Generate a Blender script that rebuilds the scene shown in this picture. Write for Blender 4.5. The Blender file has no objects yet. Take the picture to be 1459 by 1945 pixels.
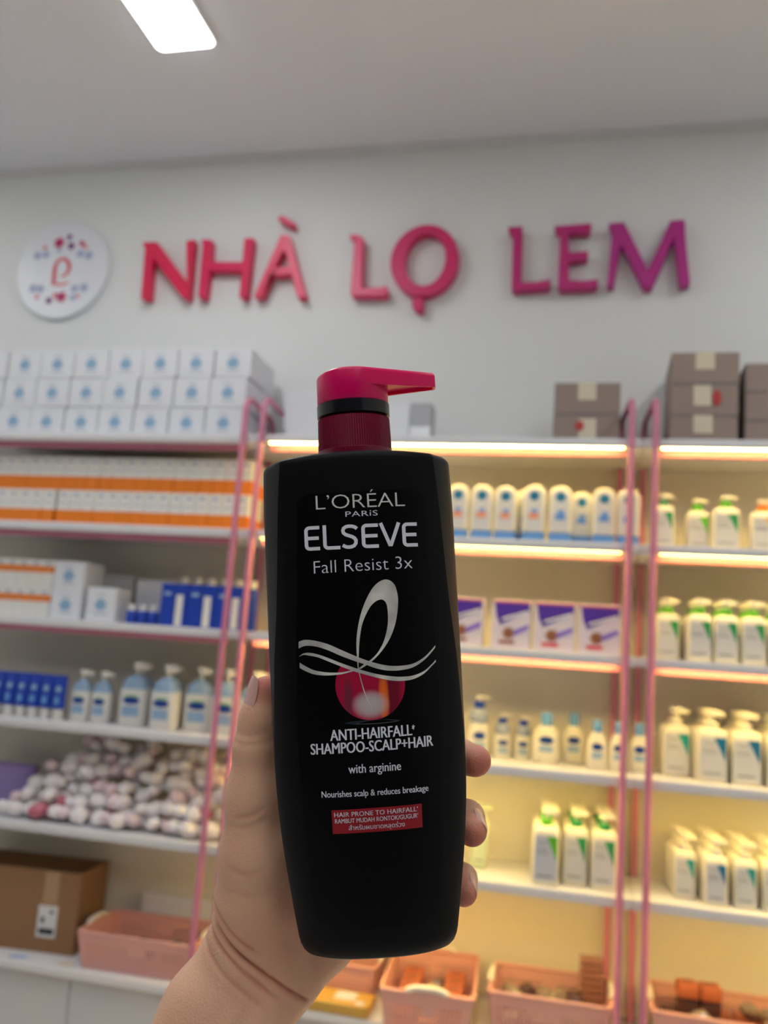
import bpy, math, random
import numpy as np
from mathutils import Vector, Matrix
random.seed(7)
SC = bpy.context.scene
COL = SC.collection

# ------------------------------------------------------------------ camera, light, exposure
CAM_LOC = (0.0, 0.0, 1.5)
PITCH, ROLL, YAW, F_PX = 0.1642, 0.0719, -0.2378, 1694.0
def camera_axes():
    fw = np.array([math.sin(YAW)*math.cos(PITCH), math.cos(YAW)*math.cos(PITCH), math.sin(PITCH)])
    rt = np.array([math.cos(YAW), -math.sin(YAW), 0.0]); up = np.cross(rt, fw)
    c, s = math.cos(ROLL), math.sin(ROLL)
    return c*rt + s*up, -s*rt + c*up, fw
RT, UP, FW = camera_axes()
cd = bpy.data.cameras.new('camera'); cam = bpy.data.objects.new('camera', cd); COL.objects.link(cam)
cam.matrix_world = Matrix(((RT[0], UP[0], -FW[0], CAM_LOC[0]), (RT[1], UP[1], -FW[1], CAM_LOC[1]), (RT[2], UP[2], -FW[2], CAM_LOC[2]), (0, 0, 0, 1)))
cd.sensor_fit = 'VERTICAL'; cd.sensor_height = 24.0; cd.lens = 24.0*F_PX/1945.0
cd.clip_start = 0.01; cd.clip_end = 50
cd.dof.use_dof = True; cd.dof.focus_distance = 0.368; cd.dof.aperture_fstop = cd.lens/3.0
SC.camera = cam
world = bpy.data.worlds.new('world'); SC.world = world; world.use_nodes = True
world.node_tree.nodes['Background'].inputs[0].default_value = (0.6, 0.62, 0.66, 1)
world.node_tree.nodes['Background'].inputs[1].default_value = 0.05
SC.view_settings.view_transform = 'Standard'; SC.view_settings.look = 'None'
SC.view_settings.gamma = 1.0; SC.view_settings.use_curve_mapping = False
SC.view_settings.exposure = 0.12
PANEL_W, STRIP_W = 13.5, 54.0          # emission of the ceiling panels and of the shelf strips

# ------------------------------------------------------------------ materials
def lin(c):
    out = []
    for v in c[:3]:
        v = v/255.0
        out.append(v/12.92 if v <= 0.04045 else ((v+0.055)/1.055)**2.4)
    return (*out, 1.0)
MATS = {}
def mat(name, rgb, rough=0.5, metal=0.0, var=0.06, scale=20.0, bump=0.0, bscale=200.0, spec=0.5, coat=0.0, sss=0.0, ior=None, trans=0.0, alpha=1.0, emit=None, estr=0.0):
    if name in MATS: return MATS[name]
    m = bpy.data.materials.new(name); m.use_nodes = True
    nt = m.node_tree; b = nt.nodes['Principled BSDF']
    col = lin(rgb)
    b.inputs['Base Color'].default_value = col
    b.inputs['Roughness'].default_value = rough; b.inputs['Metallic'].default_value = metal
    b.inputs['Specular IOR Level'].default_value = spec
    b.inputs['Coat Weight'].default_value = coat
    if coat: b.inputs['Coat Roughness'].default_value = 0.12
    if sss:
        b.inputs['Subsurface Weight'].default_value = sss
        b.inputs['Subsurface Radius'].default_value = (1.0, 0.3, 0.2); b.inputs['Subsurface Scale'].default_value = 0.004
    b.inputs['Transmission Weight'].default_value = trans
    b.inputs['Alpha'].default_value = alpha
    if ior: b.inputs['IOR'].default_value = ior
    if emit:
        b.inputs['Emission Color'].default_value = (*emit, 1); b.inputs['Emission Strength'].default_value = estr
    if var:
        tc = nt.nodes.new('ShaderNodeTexCoord'); nz = nt.nodes.new('ShaderNodeTexNoise')
        nz.inputs['Scale'].default_value = scale; nz.inputs['Detail'].default_value = 3
        nt.links.new(tc.outputs['Object'], nz.inputs['Vector'])
        mx = nt.nodes.new('ShaderNodeMix'); mx.data_type = 'RGBA'
        mx.inputs[6].default_value = (*[v*(1-var) for v in col[:3]], 1)
        mx.inputs[7].default_value = (*[min(1, v*(1+var)) for v in col[:3]], 1)
        nt.links.new(nz.outputs['Fac'], mx.inputs[0]); nt.links.new(mx.outputs[2], b.inputs['Base Color'])
    if bump:
        tc2 = nt.nodes.new('ShaderNodeTexCoord'); n2 = nt.nodes.new('ShaderNodeTexNoise')
        n2.inputs['Scale'].default_value = bscale; n2.inputs['Detail'].default_value = 4
        nt.links.new(tc2.outputs['Object'], n2.inputs['Vector'])
        bp = nt.nodes.new('ShaderNodeBump'); bp.inputs['Strength'].default_value = bump; bp.inputs['Distance'].default_value = 0.002
        nt.links.new(n2.outputs['Fac'], bp.inputs['Height']); nt.links.new(bp.outputs['Normal'], b.inputs['Normal'])
    MATS[name] = m
    return m

# ------------------------------------------------------------------ mesh helpers
class MB:
    """collects geometry for one mesh"""
    def __init__(s): s.v = []; s.f = []; s.m = []; s.mi = 0
    def add(s, verts, faces):
        o = len(s.v); s.v += [tuple(map(float, p)) for p in verts]
        s.f += [tuple(i+o for i in f) for f in faces]; s.m += [s.mi]*len(faces); return s
    def box(s, x0, x1, y0, y1, z0, z1):
        return s.add([(x0,y0,z0),(x1,y0,z0),(x1,y1,z0),(x0,y1,z0),(x0,y0,z1),(x1,y0,z1),(x1,y1,z1),(x0,y1,z1)],
                     [(0,3,2,1),(4,5,6,7),(0,1,5,4),(1,2,6,5),(2,3,7,6),(3,0,4,7)])
    def loft(s, rings, cap0=True, cap1=True):
        n = len(rings[0]); o = len(s.v); vs = [p for r in rings for p in r]; fs = []
        for k in range(len(rings)-1):
            for i in range(n):
                j = (i+1) % n
                fs.append((k*n+i, k*n+j, (k+1)*n+j, (k+1)*n+i))
        if cap0: fs.append(tuple(range(n-1, -1, -1)))
        if cap1: fs.append(tuple((len(rings)-1)*n+i for i in range(n)))
        return s.add(vs, fs)
    def rbox(s, x0, x1, y0, y1, z0, z1, r=0.003, seg=3):
        """box with rounded vertical edges and softened top and bottom"""
        def ring(z, d):
            pts = []; rr = max(r-d, 1e-5)
            for (cx, cy, a0) in ((x1-r, y1-r, 0), (x0+r, y1-r, 90), (x0+r, y0+r, 180), (x1-r, y0+r, 270)):
                for k in range(seg+1):
                    a = math.radians(a0+90*k/seg); pts.append((cx+rr*math.cos(a), cy+rr*math.sin(a), z))
            return pts
        q = r*0.5
        return s.loft([ring(z0, q), ring(z0+q, 0), ring(z1-q, 0), ring(z1, q)])
    def lathe(s, prof, n=20, cx=0, cy=0, cap0=True, cap1=True):
        return s.loft([[(cx+r*math.cos(2*math.pi*i/n), cy+r*math.sin(2*math.pi*i/n), z) for i in range(n)] for r, z in prof], cap0, cap1)
    def tube(s, pts, r, n=10):
        P = [Vector(p) for p in pts]; rings = []; ref = None
        for i, p in enumerate(P):
            t = (P[min(i+1, len(P)-1)] - P[max(i-1, 0)]).normalized()
            if ref is None: ref = t.orthogonal().normalized()
            ref = (ref - t*ref.dot(t)).normalized(); b = t.cross(ref)
            rr = r[i] if isinstance(r, (list, tuple)) else r
            rings.append([p + ref*rr*math.cos(2*math.pi*k/n) + b*rr*math.sin(2*math.pi*k/n) for k in range(n)])
        return s.loft(rings)
    def prism(s, poly, y0, y1):
        """polygon in x,z extruded along y"""
        n = len(poly)
        return s.add([(x, y0, z) for x, z in poly]+[(x, y1, z) for x, z in poly],
                     [tuple(range(n)), tuple(range(2*n-1, n-1, -1))]+[((i+1) % n, i, n+i, n+(i+1) % n) for i in range(n)])
    def prismz(s, poly, z0, z1):
        n = len(poly)
        return s.add([(x, y, z0) for x, y in poly]+[(x, y, z1) for x, y in poly],
                     [tuple(range(n-1, -1, -1)), tuple(range(n, 2*n))]+[(i, (i+1) % n, n+(i+1) % n, n+i) for i in range(n)])
    def mesh(s, name, mats, smooth=None):
        me = bpy.data.meshes.new(name); me.from_pydata(s.v, [], s.f)
        for m in (mats if isinstance(mats, (list, tuple)) else [mats]): me.materials.append(m)
        me.polygons.foreach_set('material_index', s.m)
        fix_normals(me)
        if smooth:
            me.polygons.foreach_set('use_smooth', [True]*len(me.polygons)); me.set_sharp_from_angle(angle=math.radians(smooth))
        me.update(); return me
import bmesh
def fix_normals(me):
    bm = bmesh.new(); bm.from_mesh(me); bmesh.ops.recalc_face_normals(bm, faces=bm.faces); bm.to_mesh(me); bm.free()
def bevelled(me, w, seg=2):
    bm = bmesh.new(); bm.from_mesh(me)
    bmesh.ops.bevel(bm, geom=[e for e in bm.edges if len(e.link_faces) == 2 and e.calc_face_angle(0) > 0.6], offset=w, segments=seg, affect='EDGES', profile=0.5)
    bm.to_mesh(me); bm.free(); me.polygons.foreach_set('use_smooth', [True]*len(me.polygons)); me.set_sharp_from_angle(angle=math.radians(35)); return me

def link(name, me, parent=None):
    o = bpy.data.objects.new(name, me); COL.objects.link(o)
    if parent is not None: o.parent = parent
    return o
def tag(o, label=None, cat=None, group=None, kind=None):
    if label: o['label'] = label
    if cat: o['category'] = cat
    if group: o['group'] = group
    if kind: o['kind'] = kind
    return o
def struct(name, mb, m, label=None):
    o = link(name, mb.mesh(name, m)); o['kind'] = 'structure'
    if label: o['label'] = label
    return o
def place(name, parts, loc, label, cat, group=None, rz=0.0, sc=1.0):
    """a thing: an Empty at its base with its parts (name, mesh, subparts) as children"""
    e = bpy.data.objects.new(name, None); e.empty_display_size = 0.03; COL.objects.link(e)
    e.location = loc; e.rotation_euler = (0, 0, rz); e.scale = (sc, sc, sc) if not isinstance(sc, tuple) else sc
    tag(e, label, cat, group)
    def rec(ps, par):
        for p in ps:
            o = link(p[0], p[1], par)
            if len(p) > 2 and p[2]: rec(p[2], o)
    rec(parts, e); return e
ORD = ['first', 'second', 'third', 'fourth', 'fifth', 'sixth', 'seventh', 'eighth', 'ninth', 'tenth', 'eleventh', 'twelfth', 'thirteenth', 'fourteenth', 'fifteenth', 'sixteenth', 'seventeenth', 'eighteenth', 'nineteenth', 'twentieth']
_TX = {}
def text_geo(body, bold=0.0, spacing=1.0):
    """flat lettering from the built-in face: verts (x, y) with x from 0 to width, cap height 1"""
    key = (body, bold, spacing)
    if key in _TX: return _TX[key]
    def grab(b):
        cu = bpy.data.curves.new('lettering', 'FONT'); cu.body = b; cu.offset = bold; cu.space_character = spacing; cu.resolution_u = 3
        o = bpy.data.objects.new('lettering', cu); COL.objects.link(o)
        dg = bpy.context.evaluated_depsgraph_get(); me = bpy.data.meshes.new_from_object(o.evaluated_get(dg))
        v = np.array([tuple(q.co)[:2] for q in me.vertices]); f = [tuple(p.vertices) for p in me.polygons]
        bpy.data.objects.remove(o); bpy.data.curves.remove(cu); bpy.data.meshes.remove(me); return v, f
    vH, _ = grab('H'); cap = vH[:, 1].max()-vH[:, 1].min()
    v, f = grab(body); v = v/cap; v[:, 0] -= v[:, 0].min()
    _TX[key] = (v, f); return v, f

# ------------------------------------------------------------------ room shell
WALL_Y, CEIL = 2.95, 3.38
X0, X1, Y0 = -3.6, 2.6, -2.6
m_wall = mat('wall_paint', (226, 228, 227), 0.55, var=0.03, scale=1.5, bump=0.03, bscale=60)
m_ceil = mat('ceiling_paint', (230, 231, 238), 0.8, var=0.04, scale=0.8)
m_floor = mat('floor_tile', (216, 214, 212), 0.25, var=0.06, scale=3)
m_trim = mat('trim_white', (214, 214, 216), 0.5)
struct('floor', MB().box(X0, X1, Y0, WALL_Y, -0.05, 0), m_floor)
struct('ceiling', MB().box(X0, X1, Y0, WALL_Y, CEIL, CEIL+0.05), m_ceil)
struct('wall_back', MB().box(X0, X1, WALL_Y, WALL_Y+0.06, 0, CEIL), m_wall)
struct('wall_front', MB().box(X0, X1, Y0-0.06, Y0, 0, CEIL), mat('dark_unseen_wall', (58, 60, 66), 0.3, var=0.1, scale=2))  # unseen wall, darkened to cut reflections and fill on the black bottle
struct('wall_left', MB().box(X0-0.06, X0, Y0, WALL_Y, 0, CEIL), m_wall)
struct('wall_right', MB().box(X1, X1+0.06, Y0, WALL_Y, 0, CEIL), m_wall)
t1 = MB(); t1.add([(X0, WALL_Y, CEIL-0.022), (X0, WALL_Y-0.016, CEIL-0.022), (X0, WALL_Y-0.022, CEIL), (X0, WALL_Y, CEIL), (X1, WALL_Y, CEIL-0.022), (X1, WALL_Y-0.016, CEIL-0.022), (X1, WALL_Y-0.022, CEIL), (X1, WALL_Y, CEIL)],
                  [(0, 1, 2, 3), (7, 6, 5, 4), (0, 4, 5, 1), (1, 5, 6, 2), (2, 6, 7, 3), (3, 7, 4, 0)])
struct('trim_1', t1, m_trim)

# ceiling panel lamps; the overhead and middle rear ones added to light the hand
m_glow = mat('panel_glow', (255, 255, 255), 0.4, var=0, emit=(0.96, 0.985, 1.0), estr=PANEL_W)
m_frame = mat('panel_frame', (225, 226, 224), 0.4)
def rrect(x0, x1, y0, y1, r, seg=4):
    pts = []
    for (cx, cy, a0) in ((x1-r, y1-r, 0), (x0+r, y1-r, 90), (x0+r, y0+r, 180), (x1-r, y0+r, 270)):
        for k in range(seg+1):
            a = math.radians(a0+90*k/seg); pts.append((cx+r*math.cos(a), cy+r*math.sin(a)))
    return pts
pd = MB().prismz(rrect(-0.095, 0.095, -0.6, 0.6, 0.02), -0.016, -0.004).mesh('diffuser', m_glow)
pf = MB().prismz(rrect(-0.102, 0.102, -0.607, 0.607, 0.024), -0.012, 0.0).mesh('frame', m_frame)
lamp_lab = ['white glowing ceiling panel lamp above the round emblem', 'glowing ceiling panel lamp to the right of the raised letters', 'glowing ceiling panel lamp behind and left of the viewer', 'glowing ceiling panel lamp behind and right of the viewer', 'glowing ceiling panel lamp beyond the left end of the shelves', 'added unseen ceiling panel lamp straight above the viewer', 'added unseen ceiling panel lamp straight behind the viewer']
for (x, y), lb in zip([(-1.31, 1.715), (1.0, 1.715), (-1.31, -1.5), (1.0, -1.5), (-3.1, 1.715), (-0.15, 0.2), (-0.15, -1.5)], lamp_lab):
    place('ceiling_lamp', [('frame', pf), ('diffuser', pd)], (x, y, CEIL-0.0005), lb, 'lamp', 'ceiling panel lamps')

# ------------------------------------------------------------------ shelving
SB = [2.159, 1.851, 1.534, 1.209, 0.897]            # undersides of the boards
TH = 0.024
ST = [z+TH for z in SB]                              # tops of the boards
CT = 0.517                                           # top of the base cabinets
FY, BY_ = 2.60, 2.92
m_pink = mat('pink_metal', (208, 128, 156), 0.35, var=0.04)
m_board = mat('white_board', (222, 222, 226), 0.45, var=0.03)
m_back = mat('back_panel', (228, 222, 208), 0.6, var=0.04, scale=4)
m_led = mat('strip_glow', (255, 230, 180), 0.4, var=0, emit=(1.0, 0.67, 0.15), estr=STRIP_W)
m_lede = mat('strip_profile', (200, 196, 190), 0.4)
def side_frame(x, xr):
    top = 2.305; r = 0.05; pts = [(x, FY-0.012, 0.0), (x, FY-0.012, top-r)]
    for k in range(1, 7):
        a = math.pi/2*k/6; pts.append((x+(xr-x)*0.1*k/6, FY-0.012+r*(1-math.cos(a)), top-r+r*math.sin(a)))
    yb = 2.895
    for k in range(0, 7):
        a = math.pi/2*(1-k/6); pts.append((xr-(xr-x)*0.1*(1-k/6), yb-r+r*math.cos(a), top-r+r*math.sin(a)))
    pts.append((xr, yb, CT+0.001))
    return MB().tube(pts, 0.0095, 12).mesh('side_frame', m_pink, 50)
def shelf_unit(xl, xr, bx0, bx1, lit, label):
    e = bpy.data.objects.new('shelving_unit', None); COL.objects.link(e); tag(e, label, 'shelf', 'pink framed shelving units')
    e.location = (0, 0, 0)
    for x, dx in ((xl, -0.018), (xr, -0.022)): link('side_frame', side_frame(x, x+dx), e)
    link('back_panel', MB().box(bx0, bx1, BY_, BY_+0.012, 0.52, SB[0]).mesh('back_panel', m_back), e)
    for k, z in enumerate(SB):
        b = link('shelf_board', bevelled(MB().box(bx0, bx1, FY, BY_-0.001, z, z+TH).mesh('shelf_board', m_board), 0.003), e)
        if k < 3: link('front_beam', bevelled(MB().box(xl+0.012, xr-0.012, FY+0.044, FY+0.060, z-0.0195, z-0.0005).mesh('front_beam', m_pink), 0.003), e)
        link('board_lip', MB().box(bx0, bx1, FY+0.0005, FY+0.006, z-0.0022, z+0.0005).mesh('board_lip', m_board), b)
        if lit:
            link('light_strip', MB().box(xl+0.02, xr-0.02, FY+0.008, FY+0.022, z-0.0009, z-0.0003).mesh('light_strip', m_led), e)
    return e
shelf_unit(-2.32, -1.106, -2.36, -1.076, False, 'unlit shelving unit with white boards on the left, pink tube frame')
shelf_unit(-1.045, 0.09, -1.074, 0.122, True, 'pink framed shelving unit with warm light strips behind the held bottle')
shelf_unit(0.157, 1.30, 0.124, 1.33, True, 'rightmost pink framed shelving unit with warm light strips')
# base cabinets
m_cab = mat('cabinet_white', (206, 205, 208), 0.4, var=0.03, scale=3)
def cabinet(x0, x1, label, stickers=()):
    parts = [('body', MB().box(x0, x1, 2.645, 2.93, 0.08, 0.4905).mesh('body', m_cab)),
             ('plinth', MB().box(x0+0.01, x1-0.01, 2.68, 2.93, 0.0, 0.0795).mesh('plinth', m_frame))]
    n = 3
    for k in range(n):
        a = x0+(x1-x0)*k/n+0.002; b = x0+(x1-x0)*(k+1)/n-0.002
        parts.append(('door', bevelled(MB().box(a, b, 2.622, 2.6445, 0.085, 0.486).mesh('door', m_cab), 0.002)))
    top = ('worktop', bevelled(MB().box(x0, x1, 2.599, 2.945, 0.491, CT).mesh('worktop', m_board), 0.004), list(stickers))
    parts.append(top)
    place('base_cabinet', parts, (0, 0, 0), label, 'cabinet', 'white base cabinets')
def oval(cx, cy, rx, ry, z, name, m, rot=0.2):
    pts = []
    for i in range(20):
        a = 2*math.pi*i/20; x, y = rx*math.cos(a), ry*math.sin(a)
        pts.append((cx+x*math.cos(rot)-y*math.sin(rot), cy+x*math.sin(rot)+y*math.cos(rot)))
    return (name, MB().prismz(pts, z, z+0.0006).mesh(name, m))
m_blu = mat('pale_blue_sticker', (150, 178, 222), 0.5); m_yel = mat('worn_tape', (214, 202, 170), 0.5, var=0.2, scale=60)
cabinet(-2.36, -1.076, 'white base cabinet under the unlit left shelving unit', [oval(-1.70, 2.635, 0.032, 0.012, CT, 'sticker', m_blu), oval(-1.535, 2.635, 0.03, 0.014, CT, 'sticker', m_yel)])
cabinet(-1.074, 0.122, 'white base cabinet under the middle shelving unit')
cabinet(0.124, 1.33, 'white base cabinet under the rightmost shelving unit')

# ------------------------------------------------------------------ sign on the wall
LET = {
 'N': [(-1.74,3.021),(-1.678,3.019),(-1.532,2.847),(-1.555,3.019),(-1.519,3.023),(-1.521,2.991),(-1.517,2.786),(-1.541,2.786),(-1.687,2.954),(-1.681,2.788),(-1.716,2.789),(-1.724,2.993)],
 'H': [(-1.494,3.022),(-1.451,3.02),(-1.444,2.929),(-1.316,2.924),(-1.318,3.02),(-1.28,3.018),(-1.282,3.002),(-1.286,2.783),(-1.315,2.784),(-1.316,2.891),(-1.446,2.895),(-1.45,2.787),(-1.48,2.788),(-1.484,2.994)],
 'L1': [(-0.914,3.013),(-0.88,3.016),(-0.854,3.0),(-0.847,2.807),(-0.78,2.807),(-0.755,2.814),(-0.75,2.794),(-0.754,2.774),(-0.881,2.778),(-0.886,2.788),(-0.887,2.986)],
 'L2': [(-0.335,3.018),(-0.284,3.02),(-0.28,2.812),(-0.226,2.812),(-0.18,2.821),(-0.184,2.788),(-0.31,2.782),(-0.315,2.987),(-0.329,2.998)],
 'E': [(-0.176,3.015),(-0.049,3.019),(-0.055,2.985),(-0.126,2.987),(-0.121,2.916),(-0.057,2.918),(-0.06,2.889),(-0.12,2.884),(-0.119,2.815),(-0.075,2.811),(-0.021,2.816),(-0.026,2.784),(-0.153,2.782),(-0.154,2.99),(-0.17,2.995)],
 'M': [(0.006,3.016),(0.058,3.019),(0.139,2.844),(0.208,3.017),(0.254,3.019),(0.257,2.953),(0.274,2.789),(0.241,2.781),(0.22,2.954),(0.153,2.779),(0.128,2.778),(0.05,2.938),(0.03,2.787),(0.008,2.788),(0.02,2.982)]}
LY0, LY1 = 2.905, 2.949
def letter(poly, m, hole=None):
    if hole is None: return bevelled(MB().prism(poly, LY0, LY1).mesh('sign_letter', m), 0.003, 1)
    # matching outer and inner rings
    n = len(poly); mb = MB()
    vs = [(x, LY0, z) for x, z in poly]+[(x, LY0, z) for x, z in hole]+[(x, LY1, z) for x, z in poly]+[(x, LY1, z) for x, z in hole]
    fs = []
    for i in range(n):
        j = (i+1) % n
        fs += [(i, j, n+j, n+i), (2*n+j, 2*n+i, 3*n+i, 3*n+j), (j, i, 2*n+i, 2*n+j), (n+i, n+j, 3*n+j, 3*n+i)]
    return mb.add(vs, fs).mesh('sign_letter', m)
lc = {'N': (226, 34, 84), 'H': (224, 36, 92), 'A': (232, 62, 104), 'L1': (226, 56, 112), 'O': (210, 30, 104), 'L2': (192, 26, 114), 'E': (190, 26, 118), 'M': (180, 34, 134)}
lm = {k: mat('sign_'+k.lower(), v, 0.35, var=0.03) for k, v in lc.items()}
def sign(nm, me, lab, extra=()):
    o = link('sign_letter', me); tag(o, lab, 'sign letter', 'raised letters of the wall sign')
    for (pn, pm) in extra: link(pn, pm, o)
sign('N', letter(LET['N'], lm['N']), 'pinkish red raised letter N beside the round emblem')
sign('H', letter(LET['H'], lm['H']), 'pinkish red raised letter H between N and A')
outer = [(-1.174,3.024),(-1.141,3.023),(-1.085+0.03,2.782),(-1.085,2.778),(-1.119,2.871),(-1.201,2.868),(-1.224,2.784),(-1.255,2.785)]
# letter A: two legs and the bar around a triangular opening
A_out = [(-1.174,3.024),(-1.141,3.023),(-1.098,2.9),(-1.055,2.782),(-1.085,2.778),(-1.119,2.871),(-1.16,2.869),(-1.201,2.868),(-1.224,2.784),(-1.255,2.785),(-1.213,2.905)]
A_in = [(-1.158,2.966),(-1.152,2.966),(-1.130,2.902),(-1.127,2.899),(-1.130,2.8985),(-1.145,2.8985),(-1.16,2.8985),(-1.175,2.8985),(-1.187,2.8985),(-1.190,2.899),(-1.187,2.902)]
sign('A', letter(A_out, lm['A'], A_in), 'pinkish red raised letter A with a grave accent', [('accent', bevelled(MB().prism([(-1.196,3.094),(-1.177,3.106),(-1.122,3.072),(-1.126,3.059),(-1.158,3.069)], LY0, LY1).mesh('accent', lm['A']), 0.003, 1))])
sign('L1', letter(LET['L1'], lm['L1']), 'pink raised letter L left of the letter O')
def ell(cx, cz, rx, rz, sh, n=40):
    return [(cx+rx*math.cos(2*math.pi*i/n)+sh*math.sin(2*math.pi*i/n), cz+rz*math.sin(2*math.pi*i/n)) for i in range(n)]
sign('O', letter(ell(-0.6245, 2.906, 0.1225, 0.133, 0.0), lm['O'], ell(-0.621, 2.908, 0.0735, 0.1, 0.0)), 'magenta raised letter O with a dot below', [('dot', bevelled(MB().prism([(-0.657,2.768),(-0.619,2.767),(-0.618,2.717),(-0.639,2.714),(-0.657,2.732)], LY0, LY1).mesh('dot', lm['O']), 0.003, 1))])
sign('L2', letter(LET['L2'], lm['L2']), 'magenta raised letter L left of the letter E')
sign('E', letter(LET['E'], lm['E']), 'magenta raised letter E between L and M')
sign('M', letter(LET['M'], lm['M']), 'purple magenta raised letter M at the right end of the sign')
# round emblem
m_disc = mat('emblem_white', (226, 228, 234), 0.35, var=0.02)
ec = (-2.091, 2.929)
disc = MB(); dn = 48
disc.loft([[(ec[0]+r*math.cos(2*math.pi*i/dn), y, ec[1]+r*math.sin(2*math.pi*i/dn)) for i in range(dn)] for r, y in ((0.203, 2.9495), (0.203, 2.934), (0.199, 2.930))])
e_parts = [('disc', disc.mesh('disc', m_disc, 40))]
fl = {'deep': mat('emblem_magenta', (190, 18, 100), 0.5), 'plum': mat('emblem_plum', (120, 42, 120), 0.5), 'rose': mat('emblem_rose', (222, 130, 142), 0.5), 'blue': mat('emblem_blue', (166, 176, 206), 0.5), 'red': mat('emblem_red', (214, 74, 92), 0.5)}
def flower(cx, cz, r, k, petals=5):
    pts = []
    for i in range(petals*6):
        a = 2*math.pi*i/(petals*6); rr = r*(0.82+0.18*math.cos(petals*a)); pts.append((cx+rr*math.cos(a), cz+rr*math.sin(a)))
    return MB().prism(pts, 2.9285, 2.9298).mesh('flower', fl[k])
for cx, cz, r, k in [(-2.117,3.044,0.026,'deep'),(-2.074,3.067,0.014,'plum'),(-2.061,3.028,0.018,'plum'),(-2.015,3.038,0.014,'deep'),(-1.998,3.022,0.012,'rose'),(-2.178,3.027,0.012,'rose'),
                     (-2.207,2.993,0.02,'blue'),(-2.17,2.997,0.018,'blue'),(-2.016,2.994,0.019,'blue'),(-1.978,2.986,0.021,'blue'),(-2.075,2.815,0.025,'deep'),(-2.128,2.801,0.016,'plum'),(-2.104,2.822,0.012,'red'),
                     (-2.184,2.818,0.012,'rose'),(-2.206,2.854,0.021,'blue'),(-2.172,2.851,0.019,'blue'),(-2.021,2.848,0.019,'blue'),(-1.981,2.851,0.021,'blue'),(-2.023,2.811,0.015,'blue'),(-2.002,2.817,0.01,'rose'), (-2.113, 3.013, 0.012, 'blue')]:
    e_parts.append(('flower', flower(cx, cz, r, k)))
def strip2d(pts, w, y0, y1):
    mb = MB(); L = []; R = []
    for i, p in enumerate(pts):
        a = pts[max(i-1, 0)]; b = pts[min(i+1, len(pts)-1)]; dx, dz = b[0]-a[0], b[1]-a[1]; l = math.hypot(dx, dz) or 1
        ww = w[i] if isinstance(w, (list, tuple)) else w
        L.append((p[0]-dz/l*ww/2, p[1]+dx/l*ww/2)); R.append((p[0]+dz/l*ww/2, p[1]-dx/l*ww/2))
    for i in range(len(pts)-1):
        q = [L[i], L[i+1], R[i+1], R[i]]; mb.add([(x, y0, z) for x, z in q]+[(x, y1, z) for x, z in q], [(0, 1, 2, 3), (7, 6, 5, 4), (0, 4, 5, 1), (2, 6, 7, 3)])
    return mb
fx = strip2d([(-2.117,2.873),(-2.119,2.9),(-2.121,2.928),(-2.119,2.95),(-2.112,2.966),(-2.094,2.977),(-2.076,2.972),(-2.062,2.955),(-2.056,2.936),(-2.062,2.915),(-2.075,2.904),(-2.09,2.902)], [0.016,0.018,0.018,0.016,0.013,0.012,0.014,0.016,0.016,0.014,0.01,0.006], 2.9285, 2.9298)
e_parts.append(('letter_flourish', fx.mesh('letter_flourish', fl['red'])))
e_parts.append(('letter_foot', strip2d([(-2.128,2.871),(-2.1,2.868),(-2.074,2.868),(-2.048,2.877)], [0.01,0.013,0.012,0.005], 2.9285, 2.9298).mesh('letter_foot', fl['rose'])))
place('round_emblem', e_parts, (0, 0, 0), 'round white wall emblem with pink flowers and a pink curled letter', 'emblem')

# ------------------------------------------------------------------ product kits
m_white = mat('white_plastic', (232, 230, 224), 0.4, var=0.03)
m_cream = mat('cream_plastic', (236, 231, 216), 0.42, var=0.03)
m_lab = mat('label_grey', (206, 208, 214), 0.45, var=0.03)
m_ink = mat('ink_grey', (120, 122, 128), 0.5, var=0)
m_green = mat('bright_green', (96, 188, 40), 0.4); m_dgreen = mat('leaf_green', (40, 148, 84), 0.4); m_teal = mat('teal', (20, 150, 150), 0.4)
m_tblue = mat('petrol_blue', (12, 110, 158), 0.4); m_sky = mat('sky_blue', (110, 164, 222), 0.4); m_navy = mat('navy', (22, 66, 150), 0.4)
m_royal = mat('royal_blue', (28, 66, 178), 0.35); m_paleb = mat('pale_blue', (150, 180, 212), 0.4); m_orange = mat('orange_card', (238, 128, 22), 0.5, var=0.04)
m_cyan = mat('soft_blue', (96, 150, 226), 0.4); m_mint = mat('mint_plastic', (214, 226, 190), 0.35)
m_carton = mat('white_carton', (228, 230, 236), 0.3, var=0.03, coat=0.35)
m_purple = mat('violet_print', (72, 42, 160), 0.4); m_brown_p = mat('brown_print', (140, 88, 58), 0.5); m_redp = mat('red_print', (206, 44, 58), 0.5); m_lilac = mat('lilac_print', (128, 104, 206), 0.5)

def rsec(hx, hy, r, z, seg=5):
    return [(x, y, z) for x, y in rrect(-hx, hx, -hy, hy, min(r, hx*0.99, hy*0.99), seg)]
def sq(x0, x1, z0, z1, y, name, m, d=0.0006):
    return (name, MB().box(x0, x1, y-d, y, z0, z1).mesh(name, m))
def text_on(body, cx, zb, width, y, name, m, cap=None, bold=0.0):
    v, f = text_geo(body, bold); k = width/v[:, 0].max(); kz = cap if cap else k
    return (name, MB().add([(cx-width/2+p[0]*k, y, zb+p[1]*kz) for p in v], f).mesh(name, m))

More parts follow.
